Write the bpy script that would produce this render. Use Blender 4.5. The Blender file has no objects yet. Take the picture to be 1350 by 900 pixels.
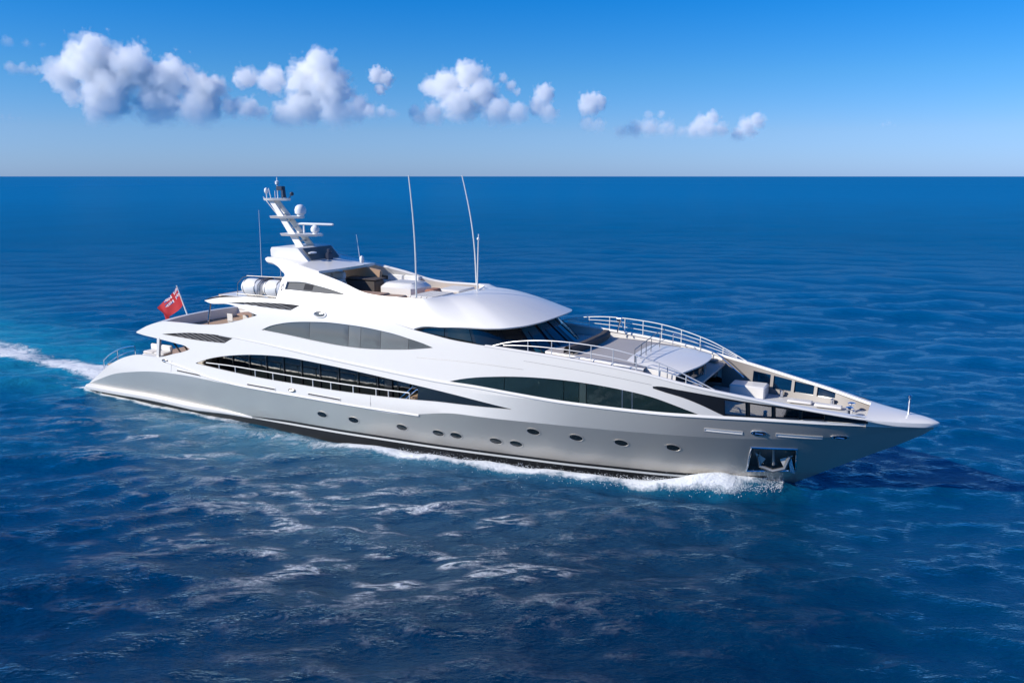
import bpy, math, random
import numpy as np
from mathutils import Vector, Matrix
from mathutils.geometry import delaunay_2d_cdt

random.seed(7)
rng = np.random.default_rng(11)
scene = bpy.context.scene
col = scene.collection
R = math.radians

# ------------------------------------------------------------------ camera, sky, sun, exposure
# world axes: x runs from the yacht's stern to its bow, y to port, z up from the still water; metres
cam_d = bpy.data.cameras.new('camera')
cam = bpy.data.objects.new('camera', cam_d)
col.objects.link(cam)
cam.location = (50.275, -38.681, 14.0)
_yaw, _pitch = R(27.3), R(11.185)
_look = Vector((-math.sin(_yaw) * math.cos(_pitch), math.cos(_yaw) * math.cos(_pitch), -math.sin(_pitch)))
cam.rotation_euler = _look.to_track_quat('-Z', 'Y').to_euler()
cam_d.sensor_width = 36.0
cam_d.lens = 36.0 * 1100 / 1350
cam_d.clip_start = 0.5
cam_d.clip_end = 300000
scene.camera = cam

SUN = Vector((-0.58, -0.62, 0.52)).normalized()
sun_el = math.asin(SUN.z)
sun_rot = math.atan2(SUN.x, SUN.y)
world = bpy.data.worlds.new('World')
scene.world = world
world.use_nodes = True
wn, wl = world.node_tree.nodes, world.node_tree.links
bg = wn['Background']
sky = wn.new('ShaderNodeTexSky')
sky.sky_type = 'NISHITA'
sky.sun_disc = False
sky.sun_elevation = sun_el
sky.sun_rotation = sun_rot
sky.altitude = 0
sky.air_density = 1.0
sky.dust_density = 0.25
sky.ozone_density = 5.0
hs = wn.new('ShaderNodeHueSaturation')
hs.inputs['Saturation'].default_value = 1.25
hs.inputs['Value'].default_value = 1.6
wl.new(sky.outputs[0], hs.inputs['Color'])
# colour grade of the sky by height above the horizon (the photograph is developed with deep, clean blues)
wtc = wn.new('ShaderNodeTexCoord')
wsp = wn.new('ShaderNodeSeparateXYZ')
wl.new(wtc.outputs['Generated'], wsp.inputs[0])
wrp = wn.new('ShaderNodeValToRGB')
wl.new(wsp.outputs[2], wrp.inputs[0])
GR = [(0.0, (.34, .51, 1.06)), (0.05, (.38, .50, .82)), (0.11, (.28, .52, .76)), (0.21, (.035, .50, .80)), (0.5, (.15, .52, .78)), (1.0, (.19, .54, .80))]
while len(wrp.color_ramp.elements) < len(GR):
    wrp.color_ramp.elements.new(0.5)
for e_, (p_, c_) in zip(wrp.color_ramp.elements, GR):
    e_.position = p_
    e_.color = c_ + (1,)
wmx = wn.new('ShaderNodeMix')
wmx.data_type = 'RGBA'
wmx.blend_type = 'MULTIPLY'
wmx.inputs[0].default_value = 1.0
wl.new(hs.outputs[0], wmx.inputs[6])
wl.new(wrp.outputs[0], wmx.inputs[7])
wl.new(wmx.outputs[2], bg.inputs['Color'])
bg.inputs['Strength'].default_value = 0.11
sd = bpy.data.lights.new('sun', 'SUN')
sd.energy = 5.0
sd.angle = R(0.5)
sd.color = (1.0, 0.94, 0.85)
sun = bpy.data.objects.new('sun', sd)
col.objects.link(sun)
sun.rotation_euler = (-SUN).to_track_quat('-Z', 'Y').to_euler()
sun.location = (0, -60, 80)

scene.render.engine = 'CYCLES'
scene.view_settings.view_transform = 'Standard'
scene.view_settings.look = 'None'
scene.view_settings.exposure = 0.0
scene.view_settings.gamma = 1.0
scene.view_settings.use_curve_mapping = False
cy = scene.cycles
cy.use_denoising = True
cy.max_bounces = 14
cy.diffuse_bounces = 3
cy.glossy_bounces = 4
cy.volume_bounces = 10
cy.caustics_reflective = False
cy.caustics_refractive = False
cy.sample_clamp_indirect = 6.0


# ------------------------------------------------------------------ materials
def lin(c):
    return tuple(c) + (1.0,) if len(c) == 3 else c


def mat(name, base, rough=0.4, metal=0.0, coat=0.0, spec=0.5, var=0.04, vscale=1.5, bump=0.0, bscale=40.0):
    m = bpy.data.materials.new(name)
    m.use_nodes = True
    nt = m.node_tree
    n, l = nt.nodes, nt.links
    p = n['Principled BSDF']
    p.inputs['Roughness'].default_value = rough
    p.inputs['Metallic'].default_value = metal
    p.inputs['Coat Weight'].default_value = coat
    p.inputs['Coat Roughness'].default_value = 0.04
    p.inputs['Specular IOR Level'].default_value = spec
    tc = n.new('ShaderNodeTexCoord')
    nz = n.new('ShaderNodeTexNoise')
    nz.inputs['Scale'].default_value = vscale
    nz.inputs['Detail'].default_value = 6
    l.new(tc.outputs['Object'], nz.inputs['Vector'])
    mx = n.new('ShaderNodeMix')
    mx.data_type = 'RGBA'
    mx.inputs[6].default_value = lin([max(0, c * (1 - var)) for c in base])
    mx.inputs[7].default_value = lin([min(1, c * (1 + var)) for c in base])
    l.new(nz.outputs['Fac'], mx.inputs[0])
    l.new(mx.outputs[2], p.inputs['Base Color'])
    if bump:
        b = n.new('ShaderNodeBump')
        b.inputs['Strength'].default_value = bump
        b.inputs['Distance'].default_value = 0.02
        n2 = n.new('ShaderNodeTexNoise')
        n2.inputs['Scale'].default_value = bscale
        n2.inputs['Detail'].default_value = 4
        l.new(tc.outputs['Object'], n2.inputs['Vector'])
        l.new(n2.outputs['Fac'], b.inputs['Height'])
        l.new(b.outputs['Normal'], p.inputs['Normal'])
    return m


def planks(name, c1, c2, width=0.09, axis=1, rough=0.6):
    m = mat(name, c1, rough, var=0.12, vscale=3)
    n, l = m.node_tree.nodes, m.node_tree.links
    p = n['Principled BSDF']
    tc = n.new('ShaderNodeTexCoord')
    sp = n.new('ShaderNodeSeparateXYZ')
    l.new(tc.outputs['Object'], sp.inputs[0])
    md = n.new('ShaderNodeMath')
    md.operation = 'WRAP'
    md.inputs[1].default_value = width
    md.inputs[2].default_value = 0.0
    l.new(sp.outputs[axis], md.inputs[0])
    lt = n.new('ShaderNodeMath')
    lt.operation = 'LESS_THAN'
    lt.inputs[1].default_value = width * 0.1
    l.new(md.outputs[0], lt.inputs[0])
    mx = n.new('ShaderNodeMix')
    mx.data_type = 'RGBA'
    src = p.inputs['Base Color'].links[0].from_socket
    l.new(src, mx.inputs[6])
    mx.inputs[7].default_value = lin(c2)
    l.new(lt.outputs[0], mx.inputs[0])
    l.new(mx.outputs[2], p.inputs['Base Color'])
    return m


M = {}
M['white'] = mat('white_gelcoat', (0.80, 0.768, 0.72), 0.3, coat=0.15, spec=0.4, var=0.015)
M['silver'] = mat('silver_hull_paint', (0.60, 0.55, 0.485), 0.44, metal=0.74, coat=1.0, var=0.03, vscale=0.6, bump=0.04, bscale=0.9)
M['black'] = mat('black_paint', (0.012, 0.013, 0.015), 0.3, coat=0.5)
M['boot'] = mat('black_antifouling', (0.008, 0.009, 0.011), 0.6)
M['stripe'] = mat('white_boot_line', (0.75, 0.74, 0.7), 0.4)
M['dark_glass'] = mat('dark_tinted_glass', (0.012, 0.016, 0.017), 0.03, spec=0.8, var=0.2, bump=0.35, bscale=2.2)
M['green_glass'] = mat('green_tinted_glass', (0.012, 0.024, 0.021), 0.03, spec=0.8, var=0.3, bump=0.25, bscale=1.6)
M['pale_green_glass'] = mat('curtained_green_glass', (0.045, 0.065, 0.058), 0.04, spec=0.8, var=0.3, bump=0.25, bscale=1.6)
M['teal_glass'] = mat('teal_windscreen_glass', (0.02, 0.10, 0.13), 0.05, spec=0.6, var=0.1)
M['grey_glass'] = mat('grey_screened_glass', (0.125, 0.125, 0.118), 0.12, coat=0.5, var=0.04)
M['grey_glass_light'] = mat('pale_screened_glass', (0.165, 0.165, 0.155), 0.12, coat=0.5, var=0.04)
M['grey_glass_dark'] = mat('deep_screened_glass', (0.10, 0.10, 0.095), 0.12, coat=0.5, var=0.04)
M['panel_grey'] = mat('grey_panel', (0.17, 0.17, 0.165), 0.85, spec=0.1, var=0.05)
M['charcoal'] = mat('charcoal_panel', (0.05, 0.05, 0.054), 0.8, spec=0.12)
M['slat'] = mat('dark_slat_paint', (0.24, 0.24, 0.24), 0.85, spec=0.1)
M['chrome'] = mat('polished_steel', (0.80, 0.81, 0.83), 0.14, metal=1.0, var=0.02)
M['rail'] = mat('satin_rail_steel', (0.72, 0.71, 0.69), 0.35, metal=0.4)
M['steel'] = mat('brushed_steel', (0.62, 0.62, 0.64), 0.3, metal=0.9)
M['pewter'] = mat('weathered_steel', (0.28, 0.27, 0.26), 0.4, metal=0.7)
M['teak'] = planks('teak_deck', (0.52, 0.35, 0.22), (0.14, 0.10, 0.07))
M['taupe'] = mat('taupe_deck_paint', (0.42, 0.385, 0.355), 0.6, var=0.05, bump=0.15, bscale=120)
M['taupe_in'] = mat('taupe_bulwark_paint', (0.21, 0.185, 0.165), 0.45, var=0.05)
M['pale_deck'] = mat('pale_deck_paint', (0.60, 0.585, 0.56), 0.5, var=0.04, bump=0.1, bscale=120)
M['tan'] = mat('tan_leather', (0.42, 0.27, 0.17), 0.55, var=0.1, vscale=4)
M['cream'] = mat('cream_fabric', (0.72, 0.69, 0.64), 0.85, var=0.06, vscale=6, bump=0.4, bscale=30)
M['white_fabric'] = mat('white_fabric', (0.78, 0.77, 0.75), 0.9, var=0.08, vscale=5, bump=0.6, bscale=14)
M['brown'] = mat('dark_brown_cushion', (0.075, 0.062, 0.055), 0.8, var=0.15, vscale=5, bump=0.3, bscale=30)
M['rust'] = mat('rust_cushion', (0.36, 0.16, 0.10), 0.85, var=0.15, vscale=5)
M['stripe_fabric'] = planks('striped_fabric', (0.66, 0.63, 0.58), (0.12, 0.10, 0.09), width=0.34, axis=0, rough=0.9)
M['radome'] = mat('radome_plastic', (0.80, 0.80, 0.80), 0.35)
M['navy'] = mat('navy_housing', (0.03, 0.04, 0.07), 0.4)
M['raft'] = mat('raft_canister_plastic', (0.80, 0.79, 0.77), 0.5, var=0.12, vscale=3)
M['flag_red'] = mat('flag_red', (0.40, 0.009, 0.016), 0.8, var=0.1)
M['flag_white'] = mat('flag_white', (0.75, 0.73, 0.74), 0.8)
M['flag_blue'] = mat('flag_blue', (0.03, 0.045, 0.20), 0.8)

def tinted(name, tint, gloss_rough=.03):
    m = bpy.data.materials.new(name)
    m.use_nodes = True
    n, l = m.node_tree.nodes, m.node_tree.links
    n.remove(n['Principled BSDF'])
    tr, gl, mx, fr = (n.new('ShaderNodeBsdfTransparent'), n.new('ShaderNodeBsdfGlossy'), n.new('ShaderNodeMixShader'), n.new('ShaderNodeFresnel'))
    tr.inputs[0].default_value = tint + (1,)
    gl.inputs['Roughness'].default_value = gloss_rough
    fr.inputs[0].default_value = 1.7
    l.new(fr.outputs[0], mx.inputs[0])
    l.new(tr.outputs[0], mx.inputs[1])
    l.new(gl.outputs[0], mx.inputs[2])
    l.new(mx.outputs[0], n['Material Output'].inputs['Surface'])
    return m


M['port_glass_dark'] = tinted('sea_darkened_port_glass', (.34, .35, .36))  # far-side ports: dark sea reflection put into the tint
M['port_glass'] = tinted('smoked_port_glass', (.80, .78, .74))
# topsides: white gelcoat that blends into the silver of the hull along the forward flare
M['topside'] = mat('white_to_silver_topside_paint', (0.80, 0.768, 0.72), 0.3, coat=0.2, spec=0.4, var=0.015)


def topside_fade(m):
    n, l = m.node_tree.nodes, m.node_tree.links
    p = n['Principled BSDF']
    tc = n.new('ShaderNodeTexCoord')
    sp = n.new('ShaderNodeSeparateXYZ')
    l.new(tc.outputs['Object'], sp.inputs[0])
    mr = n.new('ShaderNodeMapRange')
    mr.interpolation_type = 'SMOOTHSTEP'
    mr.inputs[1].default_value = 29.0
    mr.inputs[2].default_value = 37.0
    l.new(sp.outputs[0], mr.inputs[0])
    lt = n.new('ShaderNodeMath')                            # only the band below the white moulding
    lt.operation = 'LESS_THAN'
    lt.inputs[1].default_value = 3.58
    l.new(sp.outputs[2], lt.inputs[0])
    mlt = n.new('ShaderNodeMath')
    mlt.operation = 'MULTIPLY'
    l.new(mr.outputs[0], mlt.inputs[0])
    l.new(lt.outputs[0], mlt.inputs[1])
    mr = mlt
    mx = n.new('ShaderNodeMix')
    mx.data_type = 'RGBA'
    l.new(p.inputs['Base Color'].links[0].from_socket, mx.inputs[6])
    mx.inputs[7].default_value = (0.60, 0.55, 0.485, 1)
    l.new(mr.outputs[0], mx.inputs[0])
    l.new(mx.outputs[2], p.inputs['Base Color'])
    mm = n.new('ShaderNodeMath')
    mm.operation = 'MULTIPLY'
    mm.inputs[1].default_value = 0.74
    l.new(mr.outputs[0], mm.inputs[0])
    l.new(mm.outputs[0], p.inputs['Metallic'])
    ma = n.new('ShaderNodeMath')
    ma.operation = 'MULTIPLY_ADD'
    ma.inputs[1].default_value = 0.16
    ma.inputs[2].default_value = 0.30
    l.new(mr.outputs[0], ma.inputs[0])
    l.new(ma.outputs[0], p.inputs['Roughness'])


topside_fade(M['topside'])


# ------------------------------------------------------------------ mesh helpers
class MB:
    def __init__(self):
        self.v, self.f, self.mi = [], [], []

    def add(self, verts, faces, mi=0):
        k = len(self.v)
        self.v += [tuple(p) for p in verts]
        self.f += [tuple(i + k for i in f) for f in faces]
        self.mi += [mi] * len(faces)
        return self

    def box(self, c, s, rz=0.0, ry=0.0, bev=0.0, mi=0):
        """box with chamfered edges (bev) about centre c"""
        hx, hy, hz = s[0] / 2, s[1] / 2, s[2] / 2
        b = min(bev, hx * .9, hy * .9, hz * .9)
        ring = []
        if b > 0:
            def loop(dx, dy, z):
                q = []
                for sx, sy in ((1, 1), (-1, 1), (-1, -1), (1, -1)):
                    X, Y = hx - dx, hy - dy
                    a = ((sx * X, sy * (Y - b)), (sx * (X - b), sy * Y))
                    if sx * sy < 0:
                        a = (a[1], a[0])
                    q += [(x, y, z) for x, y in a]
                return q
            ring = [loop(b, b, -hz), loop(0, 0, -hz + b), loop(0, 0, hz - b), loop(b, b, hz)]
        else:
            ring = [[(hx, hy, z), (-hx, hy, z), (-hx, -hy, z), (hx, -hy, z)] for z in (-hz, hz)]
        m = Matrix.Rotation(rz, 3, 'Z') @ Matrix.Rotation(ry, 3, 'Y')
        n = len(ring[0])
        vs = [Vector(c) + m @ Vector(p) for r in ring for p in r]
        fs = []
        for k in range(len(ring) - 1):
            for i in range(n):
                j = (i + 1) % n
                fs.append((k * n + i, k * n + j, (k + 1) * n + j, (k + 1) * n + i))
        fs.append(tuple(reversed(range(n))))
        fs.append(tuple((len(ring) - 1) * n + i for i in range(n)))
        return self.add(vs, fs, mi)

    def tube(self, path, r, sides=8, r2=None, mi=0, closed=False):
        P = [Vector(p) for p in path]
        n = len(P)
        r2 = r if r2 is None else r2
        vs, fs = [], []
        up = Vector((0, 0, 1))
        for i, p in enumerate(P):
            a = P[(i - 1) % n] if (closed or i > 0) else P[i]
            b = P[(i + 1) % n] if (closed or i < n - 1) else P[i]
            t = (b - a).normalized()
            u = up if abs(t.z) < 0.95 else Vector((1, 0, 0))
            s = t.cross(u).normalized()
            w = s.cross(t).normalized()
            rr = r + (r2 - r) * i / max(1, n - 1)
            for k in range(sides):
                an = 2 * math.pi * k / sides
                vs.append(p + s * (rr * math.cos(an)) + w * (rr * math.sin(an)))
        for i in range(n if closed else n - 1):
            for k in range(sides):
                k2 = (k + 1) % sides
                j = (i + 1) % n
                fs.append((i * sides + k, i * sides + k2, j * sides + k2, j * sides + k))
        if not closed:
            fs.append(tuple(reversed(range(sides))))
            fs.append(tuple((n - 1) * sides + k for k in range(sides)))
        return self.add(vs, fs, mi)

    def lathe(self, c, prof, sides=16, mi=0, sx=1.0, sy=1.0, axis='Z'):
        vs, fs = [], []
        for r, z in prof:
            for k in range(sides):
                a = 2 * math.pi * k / sides
                p = (r * math.cos(a) * sx, r * math.sin(a) * sy, z)
                if axis == 'X':
                    p = (p[2], p[0], p[1])
                if axis == 'Y':
                    p = (p[0], p[2], p[1])
                vs.append((c[0] + p[0], c[1] + p[1], c[2] + p[2]))
        n = len(prof)
        for i in range(n - 1):
            for k in range(sides):
                k2 = (k + 1) % sides
                fs.append((i * sides + k, i * sides + k2, (i + 1) * sides + k2, (i + 1) * sides + k))
        fs.append(tuple(reversed(range(sides))))
        fs.append(tuple((n - 1) * sides + k for k in range(sides)))
        return self.add(vs, fs, mi)

    def ball(self, c, r, sx=1, sy=1, sz=1, n=12):
        prof = [(r * math.sin(math.pi * i / n) + 1e-4, -r * math.cos(math.pi * i / n) * sz) for i in range(n + 1)]
        return self.lathe(c, prof, 18, 0, sx, sy)

    def rows(self, rows, mi=0, closed_u=False):
        """grid surface from equal-length rows of points"""
        m = len(rows[0])
        vs = [p for r in rows for p in r]
        fs = []
        for i in range(len(rows) - 1):
            for k in range(m if closed_u else m - 1):
                k2 = (k + 1) % m
                fs.append((i * m + k, i * m + k2, (i + 1) * m + k2, (i + 1) * m + k))
        return self.add(vs, fs, mi)

    def prism(self, poly, y0, y1, mi=0):
        """(x, z) outline extruded along y"""
        n = len(poly)
        vs = [(x, y0, z) for x, z in poly] + [(x, y1, z) for x, z in poly]
        fs = [tuple(range(n)), tuple(reversed(range(n, 2 * n)))]
        for i in range(n):
            j = (i + 1) % n
            fs.append((i, i + n, j + n, j))
        return self.add(vs, fs, mi)

    def build(self, name, m, parent=None, smooth=True, angle=35, label=None):
        me = bpy.data.meshes.new(name)
        me.from_pydata([tuple(p) for p in self.v], [], self.f)
        ms = m if isinstance(m, (list, tuple)) else [m]
        for q in ms:
            me.materials.append(q)
        if len(ms) > 1:
            me.polygons.foreach_set('material_index', self.mi)
        import bmesh
        bm = bmesh.new()
        bm.from_mesh(me)
        bmesh.ops.recalc_face_normals(bm, faces=bm.faces)
        if smooth:
            for f in bm.faces:
                f.smooth = True
            for e in bm.edges:
                if len(e.link_faces) == 2 and e.calc_face_angle(0) > R(angle):
                    e.smooth = False
        bm.to_mesh(me)
        bm.free()
        o = bpy.data.objects.new(name, me)
        col.objects.link(o)
        if parent is not None:
            o.parent = parent
        if label:
            o['label'] = label
        return o


def tag(o, label=None, cat=None, group=None, kind=None):
    for k, v in (('label', label), ('category', cat), ('group', group), ('kind', kind)):
        if v:
            o[k] = v
    return o


def empty(name, loc=(0, 0, 0), label=None, cat=None, group=None):
    o = bpy.data.objects.new(name, None)
    col.objects.link(o)
    o.location = loc
    return tag(o, label, cat, group)


def cr(pts, step=0.2):
    """dense points along a smooth curve through pts"""
    P = [np.array(p, float) for p in pts]
    if len(P) < 3:
        n = max(2, int(np.linalg.norm(P[1] - P[0]) / step) + 1)
        return [tuple(P[0] + (P[1] - P[0]) * t) for t in np.linspace(0, 1, n)]
    P = [2 * P[0] - P[1]] + P + [2 * P[-1] - P[-2]]
    out = []
    for i in range(1, len(P) - 2):
        p0, p1, p2, p3 = P[i - 1:i + 3]
        d1 = max(np.linalg.norm(p2 - p1), 1e-6)
        d0 = max(np.linalg.norm(p1 - p0), 1e-6)
        d2 = max(np.linalg.norm(p3 - p2), 1e-6)
        m1 = ((p1 - p0) / d0 * d1 + (p2 - p1) / d1 * d0) / (d0 + d1) * d1
        m2 = ((p2 - p1) / d1 * d2 + (p3 - p2) / d2 * d1) / (d1 + d2) * d1
        n = max(1, int(d1 / step))
        for k in range(n):
            t = k / n
            out.append(tuple((2 * t**3 - 3 * t**2 + 1) * p1 + (t**3 - 2 * t**2 + t) * m1 + (-2 * t**3 + 3 * t**2) * p2 + (t**3 - t**2) * m2))
    out.append(tuple(P[-2]))
    return out


def join(*segs):
    out = []
    for s in segs:
        for p in s:
            if not out or (abs(p[0] - out[-1][0]) + abs(p[1] - out[-1][1])) > 0.012:
                out.append(p)
    while abs(out[0][0] - out[-1][0]) + abs(out[0][1] - out[-1][1]) < 0.012:
        out.pop()
    return out


# ------------------------------------------------------------------ the yacht's half breadth as a function of (x, z)
XG = np.arange(-1, 51.6, 0.05)


def table(pts, sig=0.7):
    y = np.interp(XG, [a for a, _ in pts], [b for _, b in pts])
    k = int(3 * sig / 0.05)
    w = np.exp(-0.5 * (np.arange(-k, k + 1) * 0.05 / sig) ** 2)
    w /= w.sum()
    ys = np.convolve(np.concatenate([2 * y[0] - y[k:0:-1], y, 2 * y[-1] - y[-2:-k - 2:-1]]), w, 'valid')
    return ys


tD = table([(0, 3.6), (5, 3.9), (10, 4.0), (25, 4.1), (31, 4.05), (34.7, 3.92), (38, 3.75), (40.6, 3.57), (42.2, 3.35), (43.8, 2.96),
            (44.5, 2.78), (46.2, 2.3), (47.7, 1.73), (48.5, 1.37), (49.5, .85), (50.2, .4), (50.67, 0), (51.5, -.7)], 0.4)
tS = table([(0, 5.6), (27, 5.75), (30.2, 5.97), (31.2, 5.93), (33.2, 5.82), (34.7, 5.73), (36.1, 5.62), (37.9, 5.46), (39.2, 5.29), (40.6, 5.02), (42.2, 4.78), (44.5, 4.42), (46.2, 4.18), (47.7, 3.94), (48.5, 3.84), (50.67, 3.72)], 0.6)
tK = table([(0, 3.9), (1, 3.95), (5, 4.2), (12, 4.4), (27, 4.4), (31, 4.3), (35, 3.95), (38, 3.6), (40.6, 3.2), (43.8, 2.4), (46.2, 1.6),
            (48.5, .75), (50, .2), (50.5, 0), (51.5, -.5)], 0.6)
tZ = table([(0, 2.0), (27, 2.35), (37, 2.5), (43, 2.6), (46, 2.8), (50.5, 3.42)], 0.6)
tW = table([(0, 3.75), (5, 4.0), (12, 4.2), (22, 4.25), (28, 3.95), (35, 3.2), (40, 2.3), (43, 1.2), (44.2, .5), (45, 0), (47, -1.2)], 0.6)
t0 = np.interp(XG, [44.7, 45, 47, 49, 50.5, 50.67], [-.2, 0, 1.2, 2.35, 3.33, 3.5])


def B(x, z):
    x = np.asarray(x, float)
    z = np.asarray(z, float)
    D, S, K, Z, W = (np.interp(x, XG, t) for t in (tD, tS, tK, tZ, tW))
    z0 = np.where(x > 45, np.interp(x, XG, t0), 0.0)
    W = np.where(x > 45, 0.0, W)
    K = np.maximum(K, 0)
    D = np.maximum(D, 0)
    Z = np.maximum(Z, z0 + 0.05)
    S = np.maximum(S, Z + 0.05)
    t = (z - z0) / (Z - z0)
    low = W + (K - W) * np.where(t > 0, np.power(np.maximum(t, 0), 0.92), t * 0.9)
    mid = K + (D - K) * (z - Z) / (S - Z)
    d = z - S
    hi = D - 0.12 * d - 0.10 * d * d
    return np.maximum(np.where(z <= Z, low, np.where(z <= S, mid, hi)), 0.0)


def Bs(x, z):
    return float(B(x, z))


def sheer(x):
    return float(np.interp(x, XG, tS))


def knuckle(x):
    return float(np.interp(x, XG, tZ))


def inside(poly, px, py):
    P = np.array(poly)
    c = np.zeros(len(px), bool)
    x1, y1 = P[:, 0], P[:, 1]
    x2, y2 = np.roll(x1, -1), np.roll(y1, -1)
    for a, b, cc, d in zip(x1, y1, x2, y2):
        if b == d:
            continue
        m = ((b > py) != (d > py)) & (px < (cc - a) * (py - b) / (d - b) + a)
        c ^= m
    return c


def panel(name, outline, holes, off, th, m, parent, sides=(1, -1), grid=0.35, surf=B, label=None, one=False):
    """a curved plate cut to an (x, z) outline with holes, bent onto the side of the yacht, thickness th inwards"""
    loops = [outline] + list(holes)
    pts, edges = [], []
    for L in loops:
        k = len(pts)
        n = len(L)
        pts += [Vector((p[0], p[1])) for p in L]
        edges += [(k + i, k + (i + 1) % n) for i in range(n)]
    A = np.array(outline)
    gx, gz = np.meshgrid(np.arange(A[:, 0].min() + grid * .5, A[:, 0].max(), grid), np.arange(A[:, 1].min() + grid * .4, A[:, 1].max(), grid * .8))
    gx, gz = gx.ravel(), gz.ravel()
    ok = inside(outline, gx, gz)
    for h in holes:
        ok &= ~inside(h, gx, gz)
    gx, gz = gx[ok], gz[ok]
    bp = np.array([(p.x, p.y) for p in pts])
    keep = []
    for a, b in zip(gx, gz):
        if np.min((bp[:, 0] - a) ** 2 + (bp[:, 1] - b) ** 2) > (grid * .35) ** 2:
            keep.append(Vector((a, b)))
    v2, e2, f2, _, _, _ = delaunay_2d_cdt(pts + keep, edges, [], 0, 1e-5)
    V = np.array([(p.x, p.y) for p in v2])
    F = np.array([f for f in f2 if len(f) == 3])
    ce = V[F].mean(axis=1)
    ok = inside(outline, ce[:, 0], ce[:, 1])
    for h in holes:
        ok &= ~inside(h, ce[:, 0], ce[:, 1])
    F = F[ok]
    y = surf(V[:, 0], V[:, 1]) + off
    e = 0.03
    gxn = (surf(V[:, 0] + e, V[:, 1]) - surf(V[:, 0] - e, V[:, 1])) / (2 * e)
    gzn = (surf(V[:, 0], V[:, 1] + e) - surf(V[:, 0], V[:, 1] - e)) / (2 * e)
    N = np.stack([-gxn, np.ones_like(y), -gzn], 1)
    N /= np.linalg.norm(N, axis=1)[:, None]
    cnt = {}
    made = []
    for f in F:
        for i in range(3):
            a, b = int(f[i]), int(f[(i + 1) % 3])
            k = (min(a, b), max(a, b))
            cnt.setdefault(k, []).append((a, b))
    rim = [v[0] for v in cnt.values() if len(v) == 1]
    n = len(V)
    mb = MB()
    for s in sides:
        if not one:
            mb = MB()
        front = [(V[i, 0], -s * y[i], V[i, 1]) for i in range(n)]
        back = [(V[i, 0] - N[i, 0] * th, -s * max(0.0, y[i] - N[i, 1] * th), V[i, 1] - N[i, 2] * th) for i in range(n)]
        used = sorted(set(F.ravel().tolist()))
        idx = {u: k for k, u in enumerate(used)}
        nu = len(used)
        vs = [front[u] for u in used] + ([back[u] for u in used] if th > 0 else [])
        fs = [tuple(idx[int(i)] for i in f) for f in F]
        if th > 0:
            fs += [tuple(nu + idx[int(i)] for i in reversed(f)) for f in F]
            for a, b in rim:
                fs.append((idx[b], idx[a], nu + idx[a], nu + idx[b]))
        mb.add(vs, fs)
        if not one or s == sides[-1]:
            made.append(mb.build(name, m, parent, angle=40, label=label))
    return made[0]


def line_on_side(pts, off=0.0, side=1, step=0.2):
    return [(x, -side * (Bs(x, z) + off), z) for x, z in cr(pts, step)]


def deck(name, x0, x1, zf, m, parent, inset=0.1, th=0.08, n=None, half=None, zoff=0.0):
    """a deck plate between the yacht's two sides"""
    n = n or max(2, int((x1 - x0) / 0.4))
    mb = MB()
    top, bot = [], []
    for x in np.linspace(x0, x1, n + 1):
        z = zf(x) if callable(zf) else zf
        h = (half(x) if half else Bs(x, z) - inset)
        h = max(h, 0.01)
        ys = np.linspace(h, -h, 9)
        top.append([(x, y, z) for y in ys])
        bot.append([(x, y, z - th) for y in ys])
    mb.rows(top)
    mb.rows([list(reversed(r)) for r in bot])
    ring = [r[0] for r in top], [r[-1] for r in top], [r[0] for r in bot], [r[-1] for r in bot]
    mb.rows([ring[0], ring[2]])
    mb.rows([ring[1], ring[3]])
    mb.rows([top[0], bot[0]])
    mb.rows([top[-1], bot[-1]])
    return mb.build(name, m, parent)


# ------------------------------------------------------------------ SEA
def axis_pts(a, b, core, g0, g1, far=70000.0):
    pts = list(np.arange(a, b, core))
    out, s, p = [], core, a
    while p > -far:
        s *= g0
        p -= s
        out.append(p)
    hi, s, p = [], core, pts[-1]
    while p < far:
        s *= g1
        p += s
        hi.append(p)
    return np.array(list(reversed(out)) + pts + hi)


sx = axis_pts(-8, 62, 0.20, 1.018, 1.05)
sy = axis_pts(-25, 9, 0.16, 1.12, 1.013)
SX, SY = np.meshgrid(sx, sy)
spx = np.gradient(sx)
spy = np.gradient(sy)
SP = np.maximum(spx[None, :], spy[:, None])
Zs = np.zeros_like(SX)
DX = np.zeros_like(SX)
DY = np.zeros_like(SX)
main_dir = math.atan2(0.89, -0.46)
lam = np.concatenate([np.exp(rng.uniform(math.log(9), math.log(26), 14)), np.exp(rng.uniform(math.log(2.6), math.log(9), 34)), np.exp(rng.uniform(math.log(0.9), math.log(2.6), 44))])
for L in lam:
    k = 2 * math.pi / L
    slope = (0.012 if L > 9 else 0.024 if L > 2.6 else 0.032)
    amp = slope / k
    dirn = main_dir + rng.normal(0, 0.42 if L > 9 else 0.62)
    ph = rng.uniform(0, 2 * math.pi)
    att = np.clip((L / SP - 3.0) / 3.0, 0, 1)
    if att.max() <= 0:
        continue
    r_ = np.where(att.max(axis=1) > 0)[0]
    c_ = np.where(att.max(axis=0) > 0)[0]
    sl = (slice(r_[0], r_[-1] + 1), slice(c_[0], c_[-1] + 1))
    th_ = k * (math.cos(dirn) * SX[sl] + math.sin(dirn) * SY[sl]) + ph
    a_ = att[sl] * amp
    Zs[sl] += a_ * np.cos(th_)
    s_ = a_ * np.sin(th_) * 0.95
    DX[sl] -= s_ * math.cos(dirn)
    DY[sl] -= s_ * math.sin(dirn)
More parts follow.
